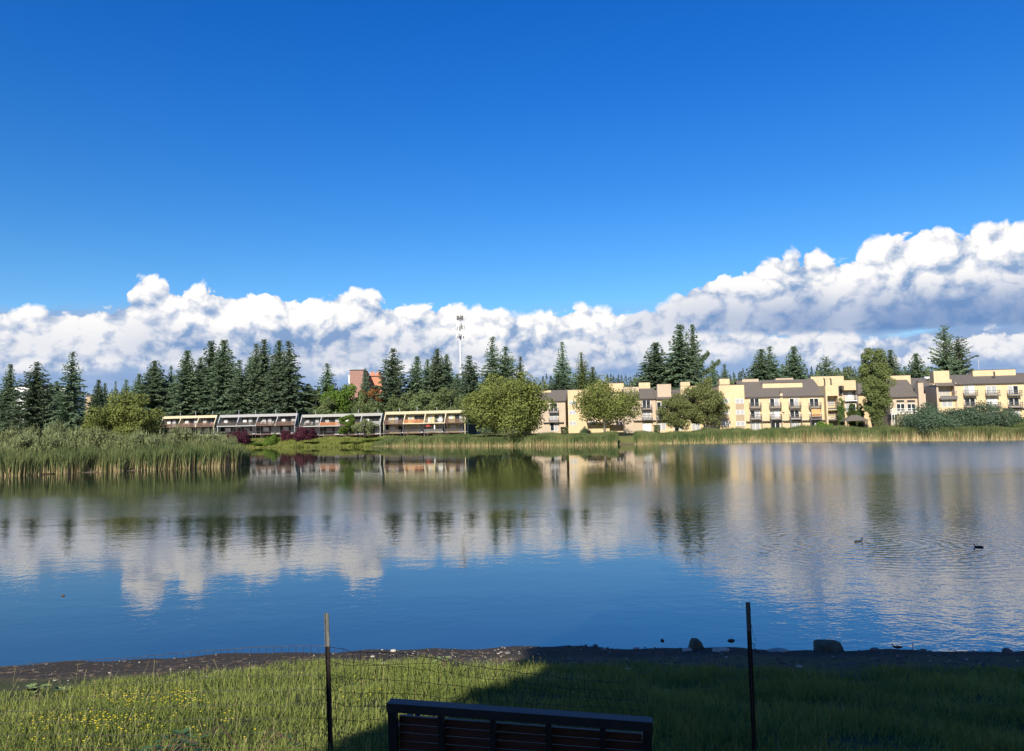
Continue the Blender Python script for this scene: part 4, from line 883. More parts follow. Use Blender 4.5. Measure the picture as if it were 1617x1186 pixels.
# the wooded ridge far behind: reads as one mass
def far_wood():
    g = np.random.default_rng(77); V = []; T = []
    spots = []
    for px in np.arange(-60, 1720, 3.4):
        for k in range(2):
            p_ = px + g.uniform(-3, 3); Y_ = g.uniform(420, 760)
            if p_ < 260: yt = 612 + 5 * math.sin(p_ * .05)
            elif p_ < 620: yt = 606
            elif p_ < 900: yt = 604 - (p_ - 620) * .05
            elif p_ < 1120: yt = 589
            elif p_ < 1500: yt = 577 - 4 * math.sin(p_ * .021)
            else: yt = 596
            yt += g.choice([0, 4, 8, 11]) + g.uniform(-4, 6); spots.append((p_, yt + (12 if k else 0), Y_))
    for px, yt, Y_ in spots:
        p = at(px, yt, Y_); zb = gz(p.x, p.y); h = g.uniform(15, 24); z0 = p.z - h; R_ = h * g.uniform(.16, .26); n_ = 210
        t = g.random(n_) ** .8; a = g.uniform(0, 6.28, n_); rr = R_ * (1 - t) * g.uniform(.55, 1.1, n_) + .2
        C = np.stack([p.x + np.cos(a) * rr, p.y + np.sin(a) * rr, z0 + t * h], 1); U = norm(np.stack([np.cos(a), np.sin(a), g.normal(-.3, .3, n_)], 1)); Wv = norm(np.cross(U, norm(g.normal(0, .5, (n_, 3)) + np.array([0, 0, 1])))); sz = g.uniform(1.2, 2.4, n_) * (1.1 - t * .5)
        V.append(leafquads(C, U, Wv, sz, sz * .6)); T.append(np.repeat(np.clip(g.random() * .6 + g.random(n_) * .4, 0, 1), 4))
        if z0 > zb + 1:      # lower storey of the wood down to the hillside
            n_ = 60; C = np.stack([p.x + g.normal(0, 4, n_), p.y + g.normal(0, 4, n_), g.uniform(zb, z0 + 5, n_)], 1); U = norm(g.normal(0, 1, (n_, 3))); Wv = norm(np.cross(U, g.normal(0, 1, (n_, 3)))); sz = g.uniform(2, 4, n_)
            V.append(leafquads(C, U, Wv, sz, sz * .8)); T.append(np.repeat(g.random(n_) * .5, 4))
    o = np_mesh('forest', np.concatenate(V), 4, leaf_mat('hazed_forest_needles', (0.055, 0.085, 0.075), (0.12, 0.165, 0.125), 0.1), tint=np.concatenate(T)); tag(o, kind='stuff')  # needle colour shifted towards blue for the haze of distance
far_wood()
# broad leaved trees
F_RAG = broadleaf('ragged_cedar_tree', 9, H=20, R=4.6, nl=150, n=30000, s=.36, base=.02, m=M_CEDAR, trunk=.4, lr=(.16, .30))
plant(F_RAG, 1379, 533, 164, 27, 'big ragged olive cedar standing alone in front of the apartments')
B0 = broadleaf('lakeside_tree', 20, nl=120, n=32000, s=.42, base=.11, droop=1.0)
B1 = broadleaf('lakeside_tree', 21, nl=75, n=19000, s=.42, base=.22, droop=1.2)
B2 = broadleaf('drooping_tree', 22, H=14, R=6.0, nl=80, n=18000, s=.40, base=.05, droop=.2, m=leaf_mat('drooping_leaves', (0.0960, 0.1200, 0.0408), (0.2520, 0.2700, 0.1020), .35, .1))
plant(B0, 802, 583, 178, 77, 'biggest and widest lakeside tree, olive crown overhanging the reeds')
plant(B1, 953, 595, 176, 58, 'round lakeside tree with a bare pale trunk in front of the flat topped block')
plant(B2, 1066, 612, 170, 33, 'lower left tree of the drooping pair on the far bank', group='drooping trees')
plant(B2, 1113, 585, 172, 38, 'taller right tree of the drooping pair on the far bank', group='drooping trees')
G0 = broadleaf('green_tree', 23, H=12, R=6.5, nl=45, n=9000, s=.5, base=.1, m=M_LEAFG)
G1 = broadleaf('turning_tree', 24, H=12, R=6.5, nl=40, n=8000, s=.5, base=.1, m=M_AUTUMN)
G2 = broadleaf('dark_tree', 25, H=12, R=7, nl=45, n=9000, s=.5, base=.08, m=M_LEAFD)
plant(G0, 546, 594, 262, 38, 'bright green rounded tree in front of the brick tower')
plant(G1, 591, 602, 262, 32, 'tree with green and rusty autumn leaves below the orange building')
for px, py, Y_, hw, lab in ((498, 608, 268, 24, 'dull dark green tree right of the four peaked firs'), (640, 612, 254, 26, 'dark tree left of the pair of joined firs, behind the yellow cream townhouses'), (672, 610, 256, 30, 'dark tree behind the middle of the yellow cream townhouses'), (708, 606, 252, 30, 'dark tree left of the biggest lakeside tree, behind townhouse eaves'),
                            (734, 618, 240, 20, 'low dark tree against the left flank of the biggest lakeside tree'), (1008, 590, 300, 26, 'pale olive tree behind the narrow tan apartment wing'), (985, 596, 280, 22, 'dark tree behind the round lakeside tree'),
                            (1320, 574, 290, 30, 'rounded dark tree behind the wide roof boxes left of the ragged cedar'), (1283, 580, 300, 24, 'rounded dark tree behind the long apartment roof'), (1345, 572, 300, 26, 'dark tree touching the left of the big ragged cedar'), (1415, 580, 250, 22, 'dark tree over the left end of the clubhouse roof'),
                            (1180, 590, 300, 26, 'yellow green tree behind the small roof box of the plain tower block'), (1155, 592, 300, 20, 'yellow green tree right behind the plain apartment tower block'), (1466, 575, 262, 20, 'dark tree left of the tallest pine'), (590, 628, 250, 26, 'dark tree under the rusty autumn tree'), (568, 611, 258, 17, 'dark tree hiding the foot of the brick tower'), (520, 622, 256, 24, 'dark tree under the lone layered fir')):
    plant(G2, px, py, Y_, hw * 1.35, lab, group='dark trees behind the buildings')
SG = shrub('shrub', 30, H=2.5, R=2.6, m=M_LEAFG); SP = shrub('purple_shrub', 31, H=3, R=3, m=M_PURPLE, s=.32, nl=22); SD = shrub('dark_bush', 32, H=6, R=6, nl=75, n=30000, s=.27, m=leaf_mat('dark_bluish_leaves', (0.045, 0.080, 0.048), (0.125, 0.175, 0.105), .2, .1))
SW = shrub('willow_scrub', 33, H=3, R=4, nl=34, n=9000, s=.26, m=M_SCRUB, up=.25); SW2 = shrub('willow_scrub', 34, H=3, R=4, nl=30, n=8000, s=.26, m=M_SCRUB, up=.3)
for px, py, Y_, hw, lab in ((375, 672, 217, 22, 'wine red bush below the white eaved townhouses'), (452, 674, 215, 10, 'small wine red bush under the right end of the white eaved townhouses'), (481, 668, 214, 20, 'largest wine red bush, hanging over the bank in front of the dark end wall')):
    plant(SP, px, py, Y_, hw, lab, 'bush', 'wine red bushes')
plant(SG, 430, 681, 214, 13, 'small green bush between two wine red bushes', 'bush', 'green bank bushes')
for px, py, Y_, hw, lab in ((620, 688, 204, 16, 'low rounded green bush at the left end of the far reeds'), (500, 697, 211, 22, 'low bright green mound on the far bank under the largest wine red bush'), (565, 696, 206, 28, 'long low green mound on the far bank under the grey tree'), (595, 692, 205, 22, 'green mound right of the long low one on the far bank'), (410, 698, 219, 24, 'yellowish green mound near the tip of the near reeds'),
                            (1232, 672, 171, 12, 'scraggy green bush before the second balcony column'), (1182, 674, 171, 10, 'small bush before the first balcony column'), (1300, 662, 170, 18, 'thin leafy bush under the orange blind'), (1600, 655, 156, 24, 'yellow green bush at the right edge behind the reeds')):
    plant(SG, px, py, Y_, hw, lab, 'bush', 'green bank bushes')
plant(broadleaf('small_tree', 26, H=7, R=3, nl=26, n=5000, s=.32, base=.08, m=M_LEAFG, trunk=.14), 547, 649, 212, 18, 'small bright green tree in front of the grey eaved townhouses', 'tree')
plant(broadleaf('small_tree', 27, H=6, R=3.4, nl=26, n=3600, s=.32, base=.12, m=M_SCRUB, trunk=.12), 576, 656, 210, 22, 'sparse silvery tree leaning right of the small bright green one', 'tree')
plant(SD, 1470, 630, 152, 52, 'left one of the two big dark bushes before the right hand apartments', 'bush', 'big dark bushes', rz=1.0)
plant(SD, 1546, 629, 150, 56, 'right one of the two big dark bushes before the right hand apartments', 'bush', 'big dark bushes', rz=3.0)
plant(SD, 924, 671, 180, 9, 'small dark round shrub beside the bare pale trunk', 'bush', 'big dark bushes')
ARB = broadleaf('arborvitae', 40, H=6, R=1.0, nl=80, n=7000, s=.17, base=.02, trunk=.1, lr=(.28, .42), m=leaf_mat('arborvitae_leaves', (.05, .09, .028), (.11, .17, .05), .15))
for px, py, hw, lab in ((1327, 622, 6, 'tallest narrow clipped evergreen at the corner of the long block'), (1344, 632, 8, 'middle of the three narrow clipped evergreens'), (1357.5, 632, 7, 'rightmost clipped evergreen, touching the ragged cedar')):
    plant(ARB, px, py, 170, hw, lab, 'tree', 'clipped evergreens')
def hedge(px0, px1, py0, py1, Y_, lab):
    a, b = at(px0, py1, Y_), at(px1, py0, Y_); g = np.random.default_rng(int(px0)); n_ = 1500; zb = gz(a.x, a.y)
    C = np.stack([g.uniform(a.x, b.x, n_), g.uniform(Y_, Y_ + 1.4, n_), g.uniform(zb, b.z, n_)], 1); ax = g.integers(0, 3, n_)
    C[ax == 0, 2] = b.z; C[ax == 1, 1] = Y_; C += g.normal(0, .04, C.shape); U = norm(g.normal(0, 1, (n_, 3))); Wv = norm(np.cross(U, g.normal(0, 1, (n_, 3)))); sz = g.uniform(.15, .3, n_)
    o = np_mesh('hedge', leafquads(C, U, Wv, sz, sz * .7), 4, M_LEAFD, tint=np.repeat(g.random(n_), 4)); tag(o, lab, 'hedge', 'clipped box hedges')
hedge(886, 897, 675, 683, 184, 'clipped box hedge at the foot of the gabled apartment end')
hedge(1033, 1042, 672, 681, 176, 'clipped box hedge left of the drooping trees')

# ---- scrub and round willow on the near reed bank
BW = broadleaf('round_willow', 28, H=8, R=5.2, nl=85, n=26000, s=.27, base=.03, m=M_LEAF, trunk=.2, lr=(.15, .25))
plant(BW, 199, 614, 99, 62, 'round green willow, the tallest plant on the reed bank at the left')
sc_list = [(20, 664, 96, 40, 'scrub at the far left edge behind the reeds'), (75, 662, 98, 42, 'scrub mound at the left of the reed bank, below the white building'), (118, 666, 94, 36, 'scrub mound left of the round willow'), (160, 670, 92, 34, 'scrub mound before the left side of the round willow'),
           (222, 672, 91, 36, 'scrub mound before the right side of the round willow'), (290, 669, 97, 38, 'grey green scrub mound right of the round willow'), (330, 672, 98, 38, 'scrub mound before the cream eaved townhouses'), (362, 684, 97, 22, 'last low scrub mound toward the tip of the reed bank'),
           (50, 676, 88, 40, 'low grey scrub close behind the reeds at far left'), (255, 682, 93, 34, 'low scrub in the dip right of the round willow')]
for i, (px, py, Y_, hw, lab) in enumerate(sc_list): plant((SW, SW2)[i % 2], px, py, Y_, hw * 1.15, lab, 'shrub', 'willow scrub on the reed bank')

# ---- reeds
def reed_mat():
    m = bpy.data.materials.new('cattail_leaves'); m.use_nodes = True; t = m.node_tree; t.nodes.clear(); n = NT(t)
    a = t.nodes.new('ShaderNodeAttribute'); a.attribute_name = 'tint'; f = E(n, a.outputs['Fac']); g = t.nodes.new('ShaderNodeNewGeometry')
    dead = n.noise(n.xyz(E(n, n_sep(t, g.outputs['Position'], 0)), E(n, n_sep(t, g.outputs['Position'], 1)), 0.0), 0.45, 4.0, 0.65)
    rnd = E(n, g.outputs['Random Per Island'])
    straw = n.mix(rnd, (0.26, 0.20, 0.10), (0.54, 0.44, 0.24)); vary = n.noise(n.xyz(E(n, n_sep(t, g.outputs['Position'], 0)), E(n, n_sep(t, g.outputs['Position'], 1)), 5.0), 0.30, 3.0, 0.6)
    green = n.mix((rnd * .45 + n.lin(vary, .36, .64) * .55).clamp(), (0.045, 0.085, 0.030), (0.20, 0.215, 0.085))
    k = n.smooth(f + (dead - .5) * 1.1 + (rnd - .5) * .7 - n.smooth(E(n, n_sep(t, g.outputs['Position'], 0)), 40.0, 66.0) * .24, 0.10, 0.34)
    c = n.mix(k, straw, green)
    d = t.nodes.new('ShaderNodeBsdfDiffuse'); tr = t.nodes.new('ShaderNodeBsdfTranslucent'); mx = t.nodes.new('ShaderNodeMixShader'); mx.inputs[0].default_value = .25
    n.put(d.inputs[0], c); n.put(tr.inputs[0], c); t.links.new(d.outputs[0], mx.inputs[1]); t.links.new(tr.outputs[0], mx.inputs[2])
    o = t.nodes.new('ShaderNodeOutputMaterial'); t.links.new(mx.outputs[0], o.inputs[0]); return m
def n_sep(t, sock, i):
    s = t.nodes.new('ShaderNodeSeparateXYZ'); t.links.new(sock, s.inputs[0]); return s.outputs[i]
M_REED = reed_mat()
def reeds(name, pts, hts, wid, seed, m, leanx=.10, bend=.18, bias=1.0):
    g = np.random.default_rng(seed); n_ = len(pts); B = np.asarray(pts); a = g.uniform(0, 6.28, n_)
    lean = np.stack([g.normal(0.03, leanx, n_), g.normal(0, leanx, n_)], 1) * hts[:, None]
    clump = np.stack([np.sin(B[:, 0] * 1.3 + B[:, 1] * .7), np.cos(B[:, 0] * .9 - B[:, 1])], 1) * (bend * .4 * hts)[:, None]
    lean = lean + clump; w = np.stack([np.cos(a), np.sin(a)], 1) * (wid * g.uniform(.6, 1.3, n_) * .5)[:, None]
    def lv(t, k, wf):
        c = np.concatenate([B[:, :2] + lean * (t ** 1.6)[:, None], (B[:, 2] + hts * t * (1 - .08 * t))[:, None]], 1)
        ww = np.concatenate([w * wf, np.zeros((n_, 1))], 1); return c - ww, c + ww
    T0, T1, T2 = np.zeros(n_), np.full(n_, .55), np.ones(n_)
    a0, b0 = lv(T0, 0, 1.); a1, b1 = lv(T1, 1, .85); a2, b2 = lv(T2, 2, .15)
    V = np.stack([a0, b0, a1, b1, a2, b2], 1).reshape(-1, 3); i = np.arange(n_)[:, None] * 6
    F_ = np.concatenate([i + np.array([0, 1, 3, 2]), i + np.array([2, 3, 5, 4])]); tint = np.tile(np.array([0, 0, .55, .55, 1, 1]), n_)
    o = np_mesh(name, V, 4, m, faces=F_, tint=tint); return tag(o, kind='stuff')
def pen_reeds():
    g = np.random.default_rng(3); n_ = 230000; x = g.uniform(-70, -28, n_); y = g.uniform(70, 112, n_)
    d = in_poly_dist(x, y, PEN); edge = .35 * np.sin(x * 1.9) + .25 * np.sin(x * 4.3 + 1) + .3 * np.sin(y * 2.3)
    k = (d > -.25 + edge * .6) & (d < 9) & (g.random(n_) < np.where(d < 2.0, .9, .30)) & (x * 12 / 15 + 140 > y - 300)
    x, y, d = x[k], y[k], d[k]; z = ground(x, y); h = (2.35 + .35 * np.sin(x * .7) * np.cos(y * .5) + .2 * np.sin(x * 2.1 + y)) * g.uniform(.72, 1.12, len(x))
    h *= .82 + .22 * sstep(x, -55, -36)
    reeds('reeds', np.stack([x, y, np.maximum(z, -.1) - .05], 1), h, .075, 4, M_REED)
pen_reeds()
def far_reeds():
    g = np.random.default_rng(8); n_ = 330000; x = g.uniform(-38, 135, n_); q = g.uniform(-1.3, 5.5, n_) ; S = lerp_pts(x, SHORE) + 1.2 * np.sin(x * .13) + .5 * np.sin(x * .41); y = S + q
    px = W / 2 + x / y * FPX; gap = ((px > 972) & (px < 999)) ; tall = np.clip((px - 590) / 40, 0, 1)
    k = (g.random(n_) < np.where(q < .6, .8, .34)) & ~gap & (px < 1690) & (q > -1.1 + .25 * np.sin(x * 1.1) + .2 * np.sin(x * 2.7)); x, y, q, px, tall = x[k], y[k], q[k], px[k], tall[k]
    z = ground(x, y); top = 2.45 + .5 * sstep(px, 980, 1250) + .25 * np.sin(x * .31) + .2 * np.sin(x * .9); h = np.clip((top - .0) - np.clip(z, 0, 3) * .62, .7, 3) * g.uniform(.75, 1.1, len(x)) * (.35 + .65 * tall)
    reeds('reeds', np.stack([x, y, np.maximum(z, -.1) - .05], 1), h, .12, 9, M_REED, .07)
far_reeds()
def bank_grass():     # rough grass on the far bank below the townhouses and behind the reeds
    g = np.random.default_rng(12); n_ = 60000; x = g.uniform(-90, -25, n_); q = g.uniform(-.3, 14, n_); S = lerp_pts(x, SHORE) + 1.2 * np.sin(x * .13) + .5 * np.sin(x * .41); y = S + q; z = ground(x, y)
    h = g.uniform(.3, .9, n_) * (1 + .5 * np.sin(x * .5) * np.sin(y * .4))
    m = leaf_mat('bank_grass_blades', (0.1000, 0.1200, 0.0250), (0.2700, 0.2900, 0.0800), .3, 0)
    o = reeds('grass', np.stack([x, y, z - .05], 1), h, .22, 13, m, .25)
bank_grass()

# ---- tall trees on the slope behind the camera whose shade falls on the near bank
S0 = broadleaf('shade_tree', 50, H=16, R=6.5, nl=80, n=16000, s=.95, base=.16, m=M_LEAFD, trunk=.4)
S1 = broadleaf('airy_shade_tree', 51, H=16, R=6.5, nl=34, n=2600, s=.62, base=.3, m=M_LEAFD, trunk=.3, lr=(.10, .2))
def shade(o, x, y, sx, sz, lab):
    o.location = (x, y, gz(x, y) - .1); o.scale = (sx, sx, sz); o.rotation_euler = (0, 0, x); tag(o, lab, 'tree', 'leafy trees behind the bench')
shade(S0, 1.2, -8.5, 1.0, 1.0, 'leafy tree standing on the slope directly behind the bench')
for x, y, sx, sz, lab in ((9.0, -9.5, 1.05, 1.1, 'leafy tree behind and to the right of the bench'), (18.5, -8, 1.1, 1.1, 'leafy tree farthest right behind the bench'), (5.0, -16, 1.2, 1.3, 'tallest leafy tree up the slope behind the bench')):
    shade(copy_tree(S0), x, y, sx, sz, lab)
# ---------------------------------------------------------------- near bank
o_ = copy_tree(S0); shade(o_, -3.4, -7.4, .42, .46, 'short leafy tree behind and to the left of the bench')
shade(S1, -5.0, -8.5, .36, .57, 'airy thin leaved tree at the left end of the trees behind the bench')
def gray(px, py, hh=0.0):
    d = ray(px, py); t = 4.0
    while t < 18 and CAMH + d.z * t > gz(d.x * t, d.y * t) + hh: t += .03
    return d.x * t, d.y * t
GEDGE = [gray(a, b) for a, b in ((-60, 1104), (0, 1096), (100, 1086), (200, 1076), (300, 1068), (400, 1057), (520, 1047), (640, 1044), (720, 1047), (850, 1055), (1000, 1054), (1100, 1057), (1250, 1058), (1400, 1060), (1617, 1063), (1700, 1064))]
def near_grass():
    g = np.random.default_rng(21); n_ = 175000; u = g.random(n_); y = 5.2 + 7.0 * u ** 1.2; x = g.uniform(-1, 1, n_) * (y * .72 + 1.0)
    edge = lerp_pts(x, GEDGE) + .25 + .28 * np.sin(x * 1.3) + .2 * np.sin(x * 3.7 + 1) + .12 * np.sin(x * 8.1) 
    k = g.random(n_) < np.clip((edge - y) * 1.1 + .22, 0, 1) * (y < edge + .9) * (.22 + .78 * sstep(lump(x * 3, y * 3.5, 1.7), -.35, .05)); x, y, edge = x[k], y[k], edge[k]; z = ground(x, y); n_ = len(x)
    cl = .5 + .5 * np.sin(x * 2.1 + 1.3 * np.sin(y * 1.7)) * np.cos(y * 2.6 + x)
    h = (.05 + .085 * cl) * g.uniform(.45, 1.5, n_) * (1 + .5 * (g.random(n_) < .04)) * np.clip((edge + .5 - y) * .6 + .35, .35, 1)
    m = leaf_mat('near_grass_blades', (0.0900, 0.1380, 0.0300), (0.3225, 0.3525, 0.0975), .35, 0, .9, tipcol=(.42, .38, .18, 1))
    B = np.stack([x, y, z - .01], 1); a = g.uniform(0, 6.28, n_); lean = g.normal(0, .32, (n_, 2)) * h[:, None]; w = np.stack([np.cos(a), np.sin(a)], 1) * (g.uniform(.0025, .006, n_))[:, None]
    def lv(t, wf): 
        c = np.concatenate([B[:, :2] + lean * t ** 1.7, (B[:, 2] + h * t * (1 - .12 * t))[:, None]], 1); ww = np.concatenate([w * wf, np.zeros((n_, 1))], 1); return c - ww, c + ww
    a0, b0 = lv(0, 1.); a1, b1 = lv(.5, .85); a2, b2 = lv(1, .12)
    V = np.stack([a0, b0, a1, b1, a2, b2], 1).reshape(-1, 3); i = np.arange(n_)[:, None] * 6
    F_ = np.concatenate([i + np.array([0, 1, 3, 2]), i + np.array([2, 3, 5, 4])]); o = np_mesh('grass', V, 4, m, faces=F_, tint=np.repeat(np.clip(g.random(n_) * .55 + .6 * (.5 + 1.4 * lump(x * 1.6 + 3, y * 2.2, 1.5)) * .75, 0, 1), 6)); tag(o, kind='stuff')
near_grass()
def straws():      # taller seed stalks over the grass
    g = np.random.default_rng(22); n_ = 520; y = g.uniform(5.4, 10.3, n_); x = g.uniform(-1, 1, n_) * (y * .72 + .5); z = ground(x, y); h = g.uniform(.12, .26, n_)
    m = leaf_mat('seed_stalks', (.16, .14, .05), (.36, .32, .15), .2, 0)
    B = np.stack([x, y, z], 1); tip = B + np.stack([g.normal(0, .06, n_), g.normal(0, .06, n_), h], 1); w = np.array([.0016, 0, 0]); t = norm(tip - B)
    V = np.concatenate([np.stack([B - w, B + w, tip + w, tip - w], 1).reshape(-1, 3), leafquads(tip, t, np.tile([1., 0, 0], (n_, 1)), np.full(n_, .05), np.full(n_, .009))])
    tag(np_mesh('seed_stalks', V, 4, m, tint=np.repeat(g.random(2 * n_), 4)), kind='stuff')
straws()
def flowers():
    g = np.random.default_rng(23); P_ = []
    for px, py, sx, sy, k in ((215, 1103, 60, 14, 150), (130, 1135, 60, 12, 130), (290, 1098, 30, 12, 70), (200, 1140, 60, 10, 70), (330, 1130, 120, 30, 50), (560, 1085, 60, 25, 28), (250, 1160, 120, 20, 30), (900, 1090, 180, 30, 46), (50, 1150, 50, 20, 40)):
        for _ in range(int(k * .6)):
            d = ray(px + g.normal(0, sx * .55), py + g.normal(0, sy * .6)); t = 4.0
            while t < 16 and CAMH + d.z * t > gz(d.x * t, d.y * t) + .10: t += .05
            if 5.2 < d.y * t < 10.6: P_.append((d.x * t, d.y * t, gz(d.x * t, d.y * t) + g.uniform(.05, .13)))
    P_ = np.array(P_); n_ = len(P_); V = []
    for k in range(5):
        a = 6.283 * k / 5 + g.uniform(0, 6, n_) * 0 + np.arange(n_); U = norm(np.stack([np.cos(a), np.sin(a), np.full(n_, .45)], 1)); Wv = norm(np.cross(U, np.tile([0., 0, 1], (n_, 1)))); V.append(leafquads(P_ + U * .006, U, Wv, np.full(n_, .012), np.full(n_, .011)))
    st = np.stack([P_ - [.001, 0, .14], P_ - [-.001, 0, .14], P_ + [.001, 0, 0], P_ - [.001, 0, 0]], 1).reshape(-1, 3)
    mi = np.concatenate([np.zeros(5 * n_), np.ones(n_)])
    tag(np_mesh('buttercups', np.concatenate(V + [st]), 4, [mat('yellow_petals', (.75, .58, .03), .6, .1), M_LEAFG], mi=mi, tint=np.full(24 * n_, .5)), kind='stuff')
flowers()
M_STONE = mat('lake_stone', (.13, .12, .10), .85, .3, 6, bump=.5, bscale=30); M_STONEL = mat('pale_stone', (.40, .36, .29), .85, .25, 6); M_STONEG = mat('mossy_stone', (.085, .095, .06), .9, .35, 7, bump=.5, bscale=25)
_t = (1 + 5 ** .5) / 2
ICO = norm(np.array([(-1, _t, 0), (1, _t, 0), (-1, -_t, 0), (1, -_t, 0), (0, -1, _t), (0, 1, _t), (0, -1, -_t), (0, 1, -_t), (_t, 0, -1), (_t, 0, 1), (-_t, 0, -1), (-_t, 0, 1)]))
ICF = np.array([(0, 11, 5), (0, 5, 1), (0, 1, 7), (0, 7, 10), (0, 10, 11), (1, 5, 9), (5, 11, 4), (11, 10, 2), (10, 7, 6), (7, 1, 8), (3, 9, 4), (3, 4, 2), (3, 2, 6), (3, 6, 8), (3, 8, 9), (4, 9, 5), (2, 4, 11), (6, 2, 10), (8, 6, 7), (9, 8, 1)])
def subdiv(V, F_):
    V = list(map(tuple, V)); c = {}; out = []
    def mid(a, b):
        k = (min(a, b), max(a, b))
        if k not in c: m = (np.array(V[a]) + np.array(V[b])) / 2; c[k] = len(V); V.append(tuple(m / np.linalg.norm(m)))
        return c[k]
    for a, b, d in F_: ab, bd, da = mid(a, b), mid(b, d), mid(d, a); out += [(a, ab, da), (b, bd, ab), (d, da, bd), (ab, bd, da)]
    return np.array(V), np.array(out)
IV2, IF2 = subdiv(*subdiv(ICO, ICF)); IV3, IF3 = subdiv(IV2, IF2)
def pebbles():
    g = np.random.default_rng(24); n_ = 1900; y = 10.0 + 3.0 * g.random(n_) ** .8; x = g.uniform(-1, 1, n_) * (y * .72 + .4); z = ground(x, y); k = g.random(n_) < np.where(x < -2.3, .22, .5 + .5 * (np.abs(x + .6) < 3)); x, y, z = x[k], y[k], z[k]; n_ = len(x)
    r = np.exp(g.normal(math.log(.011), .55, n_)); r = np.clip(r, .005, .04); s = np.stack([r * g.uniform(.8, 1.6, n_), r * g.uniform(.8, 1.4, n_), r * g.uniform(.5, .8, n_)], 1)
    V = ICO[None] * s[:, None] * g.uniform(.8, 1.15, (n_, 12, 1)) + np.stack([x, y, z + r * .25], 1)[:, None]; F_ = (ICF[None] + np.arange(n_)[:, None, None] * 12).reshape(-1, 3)
    mi = np.repeat((g.random(n_) < .16).astype(int), 20)
    tag(np_mesh('pebbles', V, 3, [M_STONE, M_STONEL], faces=F_, mi=mi), kind='stuff')
    n_ = 900; y = 10.6 + 1.75 * g.random(n_); x = g.uniform(-1, 1, n_) * (y * .72 + .3); z = ground(x, y); a = g.normal(0, .5, n_); L_ = g.uniform(.03, .16, n_)      # driftwood twigs and dead leaves
    U = norm(np.stack([np.cos(a), np.sin(a), g.normal(0, .1, n_)], 1)); Wv = norm(np.cross(U, [0, -.6, 1.]))
    tag(np_mesh('twig_litter', leafquads(np.stack([x, y, z + .012], 1), U, Wv, L_, L_ * .16), 4, mat('twig_brown', (.085, .062, .042), .9, .5, 9)), kind='stuff')
pebbles()
def rock(px, py, w, h, lab, m=None, seed=0, box=0.0, name='rock', y_off=0.0, dep=.8, cat='rock', group='stones at the water edge'):
    g = np.random.default_rng(seed); p = onz(px, py, 0.03); wv = w / FPX * p.y; hv = h / FPX * p.y; V = IV3.copy()
    if box: V = np.sign(V) * np.abs(V) ** (1 - box); 
    for _ in range(2 if box > .3 else 7):      # knock flats off it
        d = norm(g.normal(0, 1, 3)); d[2] = abs(d[2]) * .8; lim = g.uniform(.66, .92) if box < .3 else g.uniform(.95, 1.1); q = V @ norm(d); V = V - np.where(q > lim, q - lim, 0)[:, None] * norm(d)
    V = V * (1 + .035 * np.sin(V[:, [1]] * 9 + 2) * np.sin(V[:, [0]] * 8)); V = V / np.abs(V).max(0) * np.array([wv / 2 * 1.0, wv / 2 * dep, hv * .50])
    o = np_mesh(name, V, 3, m or M_STONE, faces=IF3); o.location = (p.x, p.y, max(gz(p.x, p.y), 0) + hv * .22); return tag(o, lab, cat, group)
o = rock(1100, 1024, 27, 21, 'greenish trapezoid rock standing at the water edge', M_STONEG, 1, .62)
V = np.zeros(len(o.data.vertices) * 3); o.data.vertices.foreach_get('co', V); V = V.reshape(-1, 3); zz = (V[:, 2] - V[:, 2].min()) / np.ptp(V[:, 2]); V[:, 0] *= 1.08 - .62 * zz; V[:, 0] += -.012 * zz; o.data.vertices.foreach_set('co', V.ravel())
rock(1308, 1024, 39, 19, 'large flat topped dark boulder at the water edge', M_STONEG, 2, .68)
rock(1382, 1029, 15, 8, 'small grey rounded stone right of the large boulder', None, 3)
rock(1458, 1029, 11, 7, 'small dark stone right of the little shore bird', None, 4)
rock(1590, 1028, 18, 9, 'dark stone at the water edge near the right side of the view', None, 5)
rock(940, 1020, 9, 6, 'small dark stone just off the shore left of the trapezoid rock', None, 6)
rock(1085, 1032, 16, 7, 'pale flat stone left of the trapezoid rock', M_STONEL, 7, dep=.6)
rock(1138, 1034, 28, 9, 'low stone coloured pale for a fleck of sun right of the trapezoid rock', M_STONEL, 8, dep=.6)  # pale colour stands in for a small dapple of sunlight
rock(1228, 1029, 34, 7, 'long low stone coloured pale for a fleck of sun just right of the right fence post', M_STONEL, 9, dep=.5)  # pale stone put where a dapple of sunlight falls
rock(621, 1030, 9, 5, 'pale stone on the sunny strip right of the left fence post', M_STONEL, 10)
rock(888, 1022, 12, 3, 'flat dark stone barely above the water left of centre', None, 11)
def stick(px, py, L_, lab, seed):
    g = random.Random(seed); p = onz(px, py, 0.0); l = L_ / FPX * p.y; b = MB(); b.path([(-l / 2, 0, -.008), (-l * .2, .015, .012), (l * .15, -.01, .016), (l / 2, .02, -.004)], [.006, .02, .017, .004], 6); b.path([(0, 0, .012), (l * .12, .05, .035)], [.008, .003], 4)
    o = b.build('driftwood', M_BARK, None, True); o.location = p; o.rotation_euler = (0, 0, g.uniform(-.3, .3)); tag(o, lab, 'driftwood', 'floating sticks')
stick(99, 941, 8, 'dark scrap of driftwood floating alone at the left', 1); stick(1155, 1012, 15, 'dark stick floating between the trapezoid rock and the right fence post', 2); stick(1046, 1012, 6, 'tiny dark stick floating left of the trapezoid rock', 3)

